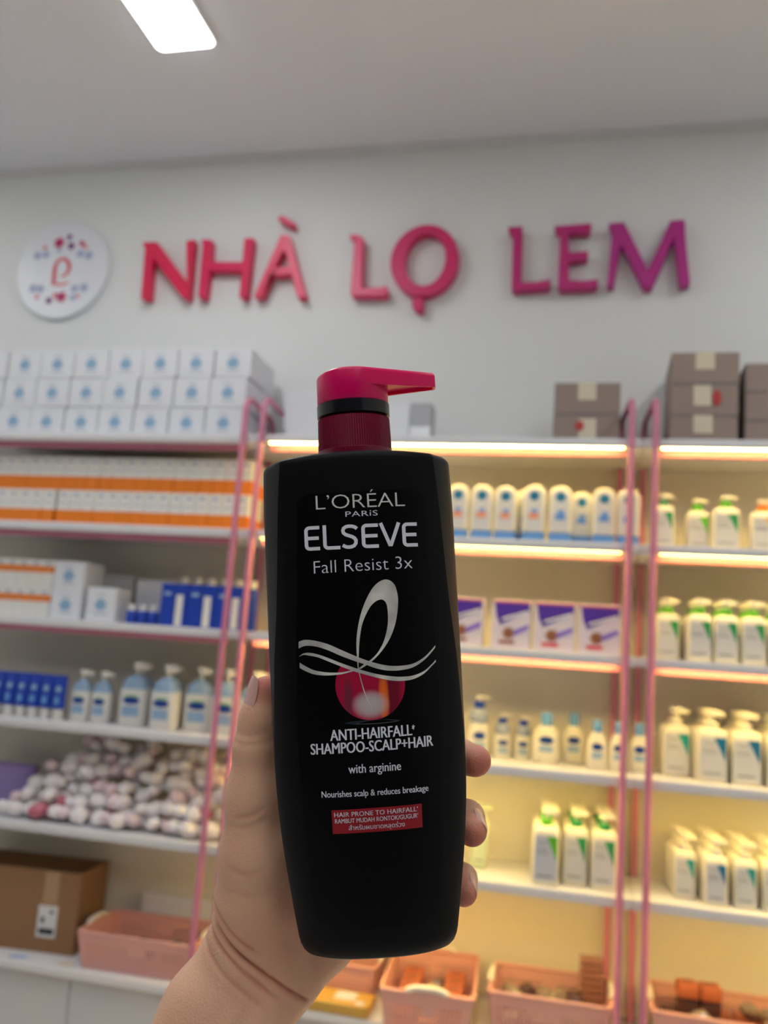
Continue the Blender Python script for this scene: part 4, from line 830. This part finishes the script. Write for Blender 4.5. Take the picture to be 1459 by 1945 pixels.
# red bulb below the ribbons
def bulb_mat():
    m = mat('bulb_print', (170, 14, 58), 0.3, var=0.0)
    nt = m.node_tree; b = nt.nodes['Principled BSDF']; tc = nt.nodes.new('ShaderNodeTexCoord'); sp = nt.nodes.new('ShaderNodeSeparateXYZ'); nt.links.new(tc.outputs['Object'], sp.inputs[0])
    def blob(cx, cz, rx, rz, soft):
        a1 = nt.nodes.new('ShaderNodeMath'); a1.operation = 'MULTIPLY_ADD'; nt.links.new(sp.outputs[0], a1.inputs[0]); a1.inputs[1].default_value = 1000/rx; a1.inputs[2].default_value = -cx/rx
        a2 = nt.nodes.new('ShaderNodeMath'); a2.operation = 'MULTIPLY_ADD'; nt.links.new(sp.outputs[2], a2.inputs[0]); a2.inputs[1].default_value = 1000/rz; a2.inputs[2].default_value = -(cz+62)/rz
        p1 = nt.nodes.new('ShaderNodeMath'); p1.operation = 'POWER'; nt.links.new(a1.outputs[0], p1.inputs[0]); p1.inputs[1].default_value = 2
        p2 = nt.nodes.new('ShaderNodeMath'); p2.operation = 'POWER'; nt.links.new(a2.outputs[0], p2.inputs[0]); p2.inputs[1].default_value = 2
        ad = nt.nodes.new('ShaderNodeMath'); ad.operation = 'ADD'; nt.links.new(p1.outputs[0], ad.inputs[0]); nt.links.new(p2.outputs[0], ad.inputs[1])
        mr = nt.nodes.new('ShaderNodeMapRange'); mr.interpolation_type = 'SMOOTHSTEP'; nt.links.new(ad.outputs[0], mr.inputs[0]); mr.inputs[1].default_value = soft; mr.inputs[2].default_value = 1.0; mr.inputs[3].default_value = 1; mr.inputs[4].default_value = 0
        return mr.outputs[0]
    def mixin(prev, fac, col):
        mx = nt.nodes.new('ShaderNodeMix'); mx.data_type = 'RGBA'; nt.links.new(fac, mx.inputs[0])
        if isinstance(prev, tuple): mx.inputs[6].default_value = prev
        else: nt.links.new(prev, mx.inputs[6])
        mx.inputs[7].default_value = lin(col); return mx.outputs[2]
    c = mixin(lin((172, 14, 60)), blob(10.5, 45.5, 4.2, 16, 0.1), (118, 8, 40))
    c = mixin(c, blob(-8, 43.5, 2.4, 12, 0.0), (120, 40, 60))
    c = mixin(c, blob(6.6, 43.5, 2.6, 13, 0.0), (240, 110, 30))
    c = mixin(c, blob(1.0, 41.2, 8.6, 6.6, 0.0), (196, 184, 184))
    nt.links.new(c, b.inputs['Base Color']); return m
cx_, cz_, cr = 1.3, 49.3, 14.4
mid = dens([((q[0]+q[2])/2, (q[1]+q[3])/2) for q in R2], 6)
nrow = 40; rows = []
for i in range(nrow+1):
    x = cx_-cr*math.cos(math.pi*i/nrow); hgt = math.sqrt(max(0, cr*cr-(x-cx_)**2)); zl = cz_-hgt
    zt_ = max(zl, min(cz_+hgt, float(np.interp(x, [p[0] for p in mid], [p[1] for p in mid]))))
    rows.append([onb(x, zl+(zt_-zl)*j/10, 0.28) for j in range(11)])
bmb = MB(); vs = [p for r in rows for p in r]
bmb.add(vs, [(i*11+j, (i+1)*11+j, (i+1)*11+j+1, i*11+j+1) for i in range(nrow) for j in range(10)])
bo = pprint('bulb_print', bmb.mesh('bulb_print', bulb_mat())); bo['label'] = 'red printed hair bulb'
gl = MB(); gl.add([onb(1.5+11.5*math.cos(2*math.pi*i/24), 34.2+0.8*math.sin(2*math.pi*i/24), 0.22) for i in range(24)], [tuple(range(24))])
pprint('bulb_glow', gl.mesh('bulb_glow', mat('dark_blue_print', (20, 30, 46), 0.4, var=0)))

# ------------------------------------------------------------------ the hand that holds it
def smin(a, b, k):
    h = np.clip(0.5+0.5*(b-a)/k, 0, 1); return b*(1-h)+a*h-k*h*(1-h)
class Field:
    """signed distance on a grid, in millimetres of the bottle's frame"""
    def __init__(s, lo, hi, h):
        s.h = h; s.lo = np.array(lo, float); s.n = [int((b-a)/h)+1 for a, b in zip(lo, hi)]; s.d = np.full(s.n, 60.0, np.float32)
    def axes(s, sl): return [s.lo[i]+s.h*np.arange(sl[i].start, sl[i].stop, dtype=np.float32) for i in range(3)]
    def cap(s, p, q, r0, r1, k=6.0):
        p, q = np.array(p, float), np.array(q, float); R = max(r0, r1)+k+22
        sl = []
        for i in range(3):
            a = int((min(p[i], q[i])-R-s.lo[i])/s.h); b = int((max(p[i], q[i])+R-s.lo[i])/s.h)+1
            sl.append(slice(max(0, a), max(1, min(s.n[i], b))))
        X, Y, Z = np.meshgrid(*s.axes(sl), indexing='ij', sparse=True)
        ab = q-p; L = float(ab@ab)
        t_ = np.clip(((X-p[0])*ab[0]+(Y-p[1])*ab[1]+(Z-p[2])*ab[2])/L, 0, 1)
        d = np.sqrt((X-p[0]-t_*ab[0])**2+(Y-p[1]-t_*ab[1])**2+(Z-p[2]-t_*ab[2])**2)-(r0+(r1-r0)*t_)
        s.d[tuple(sl)] = smin(s.d[tuple(sl)], d, k)
    def chain(s, pts, rad, k=5.0):
        for i in range(len(pts)-1): s.cap(pts[i], pts[i+1], rad[i], rad[i+1], k)
def surface_nets(d, h, lo):
    s = d < 0
    c = [s[i:s.shape[0]-1+i, j:s.shape[1]-1+j, k:s.shape[2]-1+k] for i in (0, 1) for j in (0, 1) for k in (0, 1)]
    tot = sum(x.astype(np.int8) for x in c); act = (tot > 0) & (tot < 8)
    idx = np.full(act.shape, -1, np.int64); cells = np.argwhere(act); idx[act] = np.arange(len(cells))
    P = np.zeros((len(cells), 3)); W = np.zeros(len(cells))
    co = [(i, j, k) for i in (0, 1) for j in (0, 1) for k in (0, 1)]
    val = {q: d[cells[:, 0]+q[0], cells[:, 1]+q[1], cells[:, 2]+q[2]] for q in co}
    for q in co:
        for ax in range(3):
            if q[ax]: continue
            r = list(q); r[ax] = 1; r = tuple(r); a, b = val[q], val[r]; m_ = (a < 0) != (b < 0)
            t_ = np.where(m_, a/np.where(m_, a-b, 1), 0); pt = np.array(q, float)[None, :].repeat(len(cells), 0); pt[:, ax] += t_
            P += pt*m_[:, None]; W += m_
    V = (P/W[:, None]+cells)*h+lo
    F = []
    for ax in range(3):
        u, w = [(1, 2), (2, 0), (0, 1)][ax]
        sl0 = [slice(None)]*3; sl1 = [slice(None)]*3; sl0[ax] = slice(0, -1); sl1[ax] = slice(1, None)
        a, b = s[tuple(sl0)], s[tuple(sl1)]; e = np.argwhere(a != b)
        e = e[(e[:, u] > 0) & (e[:, w] > 0) & (e[:, u] < s.shape[u]-1) & (e[:, w] < s.shape[w]-1)]
        q = []
        for du, dw in ((1, 1), (0, 1), (0, 0), (1, 0)):
            t_ = e.copy(); t_[:, u] -= du; t_[:, w] -= dw; q.append(idx[t_[:, 0], t_[:, 1], t_[:, 2]])
        q = np.stack(q, 1); flip = ~a[e[:, 0], e[:, 1], e[:, 2]]; q[flip] = q[flip][:, ::-1]; F.append(q)
    return V, np.concatenate(F)
FD = Field((-180, -75, -240), (66, 78, 72), 1.1)
# forearm (oval: two strands side by side)
FA = [(-55, 36, -79), (-71, 29, -101), (-93, 13, -140), (-118, -12, -190), (-140, -34, -238)]
wx = Vector((0.84, 0.0, -0.54))
for sgn in (-1, 0, 1):
    pts = [tuple(np.array(p)+np.array(wx)*sgn*o_) for p, o_ in zip(FA, (9.5, 10.5, 11, 13, 14))]
    FD.chain(pts, [17.5, 18, 19.5, 23, 25] if sgn else [18, 18.5, 20, 24, 26], 7)
# heel of the hand, thenar mound, palm rays
FD.chain([(-59, 34, -72), (-54, 29, -50), (-52, 25, -28), (-52.3, 21, -2), (-51, 19.5, 20)], [18, 18.5, 17, 12.5, 10.4], 8)
FD.chain([(-51, 19.5, 20), (-48.5, 19.0, 33), (-45.8, 18.5, 44.5)], [10.3, 9.6, 7.9], 4)
FD.chain([(-42, 38, -83), (-27, 42, -70), (-10, 46, -54)], [16.5, 16, 14], 9)
W0 = (-48, 38, -74)
MC = {'i': (-4, 47, 17), 'm': (2, 50, 2), 'r': (5, 50, -15), 'p': (4, 46, -33)}
for kf in MC: FD.cap(W0, MC[kf], 15, 12, 9)
FD.cap((-44, 34, -40), (-20, 44, -4), 14, 12, 10)
FD.chain([MC['i'], (20, 52, 21), (30, 48, 24), (34, 40, 25)], [10.5, 8.8, 8, 6.8], 3)
FD.chain([MC['m'], (28, 53, 7), (42.8, 38, 8), (48.6, 25, 8)], [10.5, 9.2, 8.2, 7.4], 3)
FD.chain([MC['r'], (30, 53, -18.5), (44.3, 35, -19.6), (44.2, 17, -21.4)], [10.2, 8.8, 7.9, 6.9], 3)
FD.chain([MC['p'], (27, 48, -44), (39.6, 31, -46), (38.6, 15, -47.2)], [9.4, 7.8, 7.0, 6.1], 3)
# skin presses flat against the bottle
ax_ = [FD.lo[i]+FD.h*np.arange(FD.n[i]) for i in range(3)]
zz = np.clip(ax_[2], -66, 150); az = np.array([a_of(q) for q in zz]); bz_ = np.array([b_of(q) for q in zz])
zi = np.where((ax_[2] > -63))[0]
Xg, Yg = np.meshgrid(ax_[0], ax_[1], indexing='ij')
for k in zi:
    e_ = (np.abs(Xg/(az[k]+0.2))**NEXP+np.abs(Yg/bz_[k])**NEXP)**(1/NEXP)
    dbt = (e_-1)*bz_[k]
    FD.d[:, :, k] = np.maximum(FD.d[:, :, k], -(dbt-0.15))
V, Fq = surface_nets(FD.d, FD.h, FD.lo)
# smooth, then creases pressed in along the palm side
def vnormals(V, Fq):
    n = np.zeros_like(V); a = V[Fq[:, 2]]-V[Fq[:, 0]]; b = V[Fq[:, 3]]-V[Fq[:, 1]]; fn = np.cross(a, b)
    for i in range(4): np.add.at(n, Fq[:, i], fn)
    return n/np.maximum(np.linalg.norm(n, axis=1), 1e-9)[:, None]
ed = np.concatenate([Fq[:, [0, 1]], Fq[:, [1, 2]], Fq[:, [2, 3]], Fq[:, [3, 0]]]); deg = np.bincount(ed.ravel(), minlength=len(V)).astype(float)
for it in range(4):
    acc = np.zeros_like(V); np.add.at(acc, ed[:, 0], V[ed[:, 1]]); np.add.at(acc, ed[:, 1], V[ed[:, 0]])
    V = V+0.5*(acc/np.maximum(deg, 1)[:, None]-V)
nrm = vnormals(V, Fq)
tint = np.zeros(len(V))
def crease(path, depth, width, fade=0.0, ink=0.0):
    """press a line into (or, with a negative depth, raise it from) the palm side"""
    global V, tint
    P = dens(path, 6); dmin = np.full(len(V), 1e9); tp = np.zeros(len(V)); m_ = len(P)-1
    for k, (a, b) in enumerate(zip(P[:-1], P[1:])):
        ab = b-a; t_ = np.clip(((V[:, 0]-a[0])*ab[0]+(V[:, 2]-a[1])*ab[1])/max(ab@ab, 1e-9), 0, 1)
        dd = np.hypot(V[:, 0]-a[0]-t_*ab[0], V[:, 2]-a[1]-t_*ab[1]); u = dd < dmin
        dmin = np.where(u, dd, dmin); tp = np.where(u, (k+t_)/m_, tp)
    w = np.exp(-(dmin/width)**2)*np.clip(-nrm[:, 1]*2+0.4, 0, 1)*(V[:, 1] < 45)
    if fade: w = w*np.clip(np.minimum(tp, 1-tp)/fade, 0, 1)
    V = V-nrm*(depth*w)[:, None]; tint = np.maximum(tint, w*ink)
crease([(-78, -48), (-74.3, -52.4), (-65.3, -64.1), (-51.8, -76.1), (-38.3, -87.7), (-34, -92)], 2.8, 1.2, 0.0, 0.45)
crease([(-80, -53), (-74, -61), (-64, -71), (-53, -81), (-44, -90)], 1.2, 1.1, 0.2, 0.5)
crease([(-76, -44), (-70, -51), (-62, -60), (-51, -69)], 1.0, 1.1, 0.2, 0.4)
crease([(-82, -60), (-72, -72), (-60, -83), (-50, -92)], 0.7, 1.1, 0.25, 0.3)
crease([(-62, -8), (-54, -7), (-46, -4)], 0.6, 1.1, 0.3, 0.3); crease([(-62, -12), (-54, -12), (-47, -9)], 0.4, 1.1)
crease([(-62, 29), (-54, 27), (-44, 28)], 0.5, 1.3); crease([(-61, 24), (-53, 23), (-44, 24)], 0.4, 1.2)
crease([(-66, -28), (-56, -32), (-46, -28)], 0.6, 1.4, 0.3, 0.2); crease([(-62, -40), (-52, -42), (-42, -38)], 0.35, 1.5)
crease([(-48, -88), (-60, -104), (-74, -124), (-90, -150)], -1.3, 3.6, 0.45); crease([(-58, -82), (-70, -98), (-84, -118), (-100, -142)], -1.1, 3.4, 0.45)
crease([(-54, -86), (-66, -102), (-80, -122), (-95, -146)], 0.8, 2.4, 0.45)
hm = bpy.data.meshes.new('hand'); hm.from_pydata((V/1000).tolist(), [], Fq.tolist()); fix_normals(hm)
hm.polygons.foreach_set('use_smooth', [True]*len(hm.polygons))
red = np.zeros(len(V))  # redder fingertips: own pad colour with warm shelf light painted in
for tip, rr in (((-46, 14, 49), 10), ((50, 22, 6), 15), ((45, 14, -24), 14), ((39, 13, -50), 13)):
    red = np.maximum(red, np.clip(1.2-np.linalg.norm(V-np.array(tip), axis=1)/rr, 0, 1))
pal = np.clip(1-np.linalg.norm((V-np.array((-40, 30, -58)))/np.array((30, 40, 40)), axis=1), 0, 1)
at = hm.attributes.new('redness_and_glow', 'FLOAT', 'POINT'); at.data.foreach_set('value', np.clip(red+0.35*pal+tint, 0, 1).astype(np.float32))
def skin_mat():
    m = bpy.data.materials.new('skin'); m.use_nodes = True; nt = m.node_tree; b = nt.nodes['Principled BSDF']
    at_ = nt.nodes.new('ShaderNodeAttribute'); at_.attribute_name = 'redness_and_glow'
    tc = nt.nodes.new('ShaderNodeTexCoord'); nz = nt.nodes.new('ShaderNodeTexNoise'); nz.inputs['Scale'].default_value = 55; nz.inputs['Detail'].default_value = 5
    nt.links.new(tc.outputs['Object'], nz.inputs['Vector'])
    mx = nt.nodes.new('ShaderNodeMix'); mx.data_type = 'RGBA'; mx.inputs[6].default_value = lin((216, 164, 134)); mx.inputs[7].default_value = lin((232, 186, 154)); nt.links.new(nz.outputs['Fac'], mx.inputs[0])
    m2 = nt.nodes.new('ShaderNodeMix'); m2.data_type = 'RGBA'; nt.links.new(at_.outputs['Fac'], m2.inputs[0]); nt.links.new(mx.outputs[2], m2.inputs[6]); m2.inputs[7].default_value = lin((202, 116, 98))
    nt.links.new(m2.outputs[2], b.inputs['Base Color'])
    b.inputs['Roughness'].default_value = 0.48; b.inputs['Specular IOR Level'].default_value = 0.4
    b.inputs['Subsurface Weight'].default_value = 0.18; b.inputs['Subsurface Radius'].default_value = (1, 0.35, 0.2); b.inputs['Subsurface Scale'].default_value = 0.004
    vo = nt.nodes.new('ShaderNodeTexVoronoi'); vo.inputs['Scale'].default_value = 900; nt.links.new(tc.outputs['Object'], vo.inputs['Vector'])
    n3 = nt.nodes.new('ShaderNodeTexNoise'); n3.inputs['Scale'].default_value = 260; n3.inputs['Detail'].default_value = 4; nt.links.new(tc.outputs['Object'], n3.inputs['Vector'])
    ad = nt.nodes.new('ShaderNodeMath'); ad.operation = 'ADD'; nt.links.new(vo.outputs['Distance'], ad.inputs[0]); nt.links.new(n3.outputs['Fac'], ad.inputs[1])
    bp = nt.nodes.new('ShaderNodeBump'); bp.inputs['Strength'].default_value = 0.22; bp.inputs['Distance'].default_value = 0.0006; nt.links.new(ad.outputs[0], bp.inputs['Height']); nt.links.new(bp.outputs['Normal'], b.inputs['Normal'])
    return m
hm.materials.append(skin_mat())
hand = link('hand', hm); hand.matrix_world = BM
tag(hand, 'bare left hand and forearm gripping the black pump bottle from behind', 'hand')
m_nail = mat('nail', (214, 168, 158), 0.25, var=0.03, spec=0.5, coat=0.3)
def nail(base, tip, face, r0, r1, half_ang, name='fingernail'):
    """curved plate lying on the back of a fingertip; base/tip are axis points, face the outward direction"""
    base, tip, face = Vector(base), Vector(tip), Vector(face); ax = (tip-base).normalized(); face = (face-ax*face.dot(ax)).normalized(); sd = ax.cross(face)
    L = (tip-base).length; top_, bot_ = [], []; nu, nv = 10, 8
    for j in range(nv+1):
        v = j/nv
        for i in range(nu+1):
            u = -1+2*i/nu; edge = 1-0.22*abs(2*v-1)**3; a = math.radians(half_ang)*u*edge
            r = r0+(r1-r0)*v-0.9*v**3; rr = r+0.35
            c = base+ax*(L*(v*1.0+(0.10*(1-u*u) if v > 0.5 else -0.08*(1-u*u))))
            top_.append((c+(face*math.cos(a)+sd*math.sin(a))*rr)/1000); bot_.append((c+(face*math.cos(a)+sd*math.sin(a))*(rr-0.9))/1000)
    N_ = len(top_); fs = []
    for j in range(nv):
        for i in range(nu):
            q = (j*(nu+1)+i, j*(nu+1)+i+1, (j+1)*(nu+1)+i+1, (j+1)*(nu+1)+i); fs += [q, tuple(N_+x for x in q[::-1])]
    o = link(name, MB().add(top_+bot_, fs).mesh(name, m_nail, 60), hand); return o
nail((-47.6, 18.8, 37.5), (-45.2, 18.3, 50.5), (-0.93, -0.36, 0.0), 9.0, 7.6, 48)
nail((44.2, 27, -20.4), (44.2, 15, -21.6), (0.9, 0.0, 0.45), 7.5, 6.9, 46)
nail((39.2, 24, -46.4), (38.6, 13.5, -47.4), (0.97, 0.0, 0.2), 6.6, 6.1, 46)
nail((44.4, 33.6, 8), (49, 22.5, 8), (0.85, 0.5, 0.2), 7.9, 7.2, 46)
nail((31, 46.0, 24.3), (34, 39, 25), (0.6, 0.75, 0.1), 7.6, 6.9, 46)
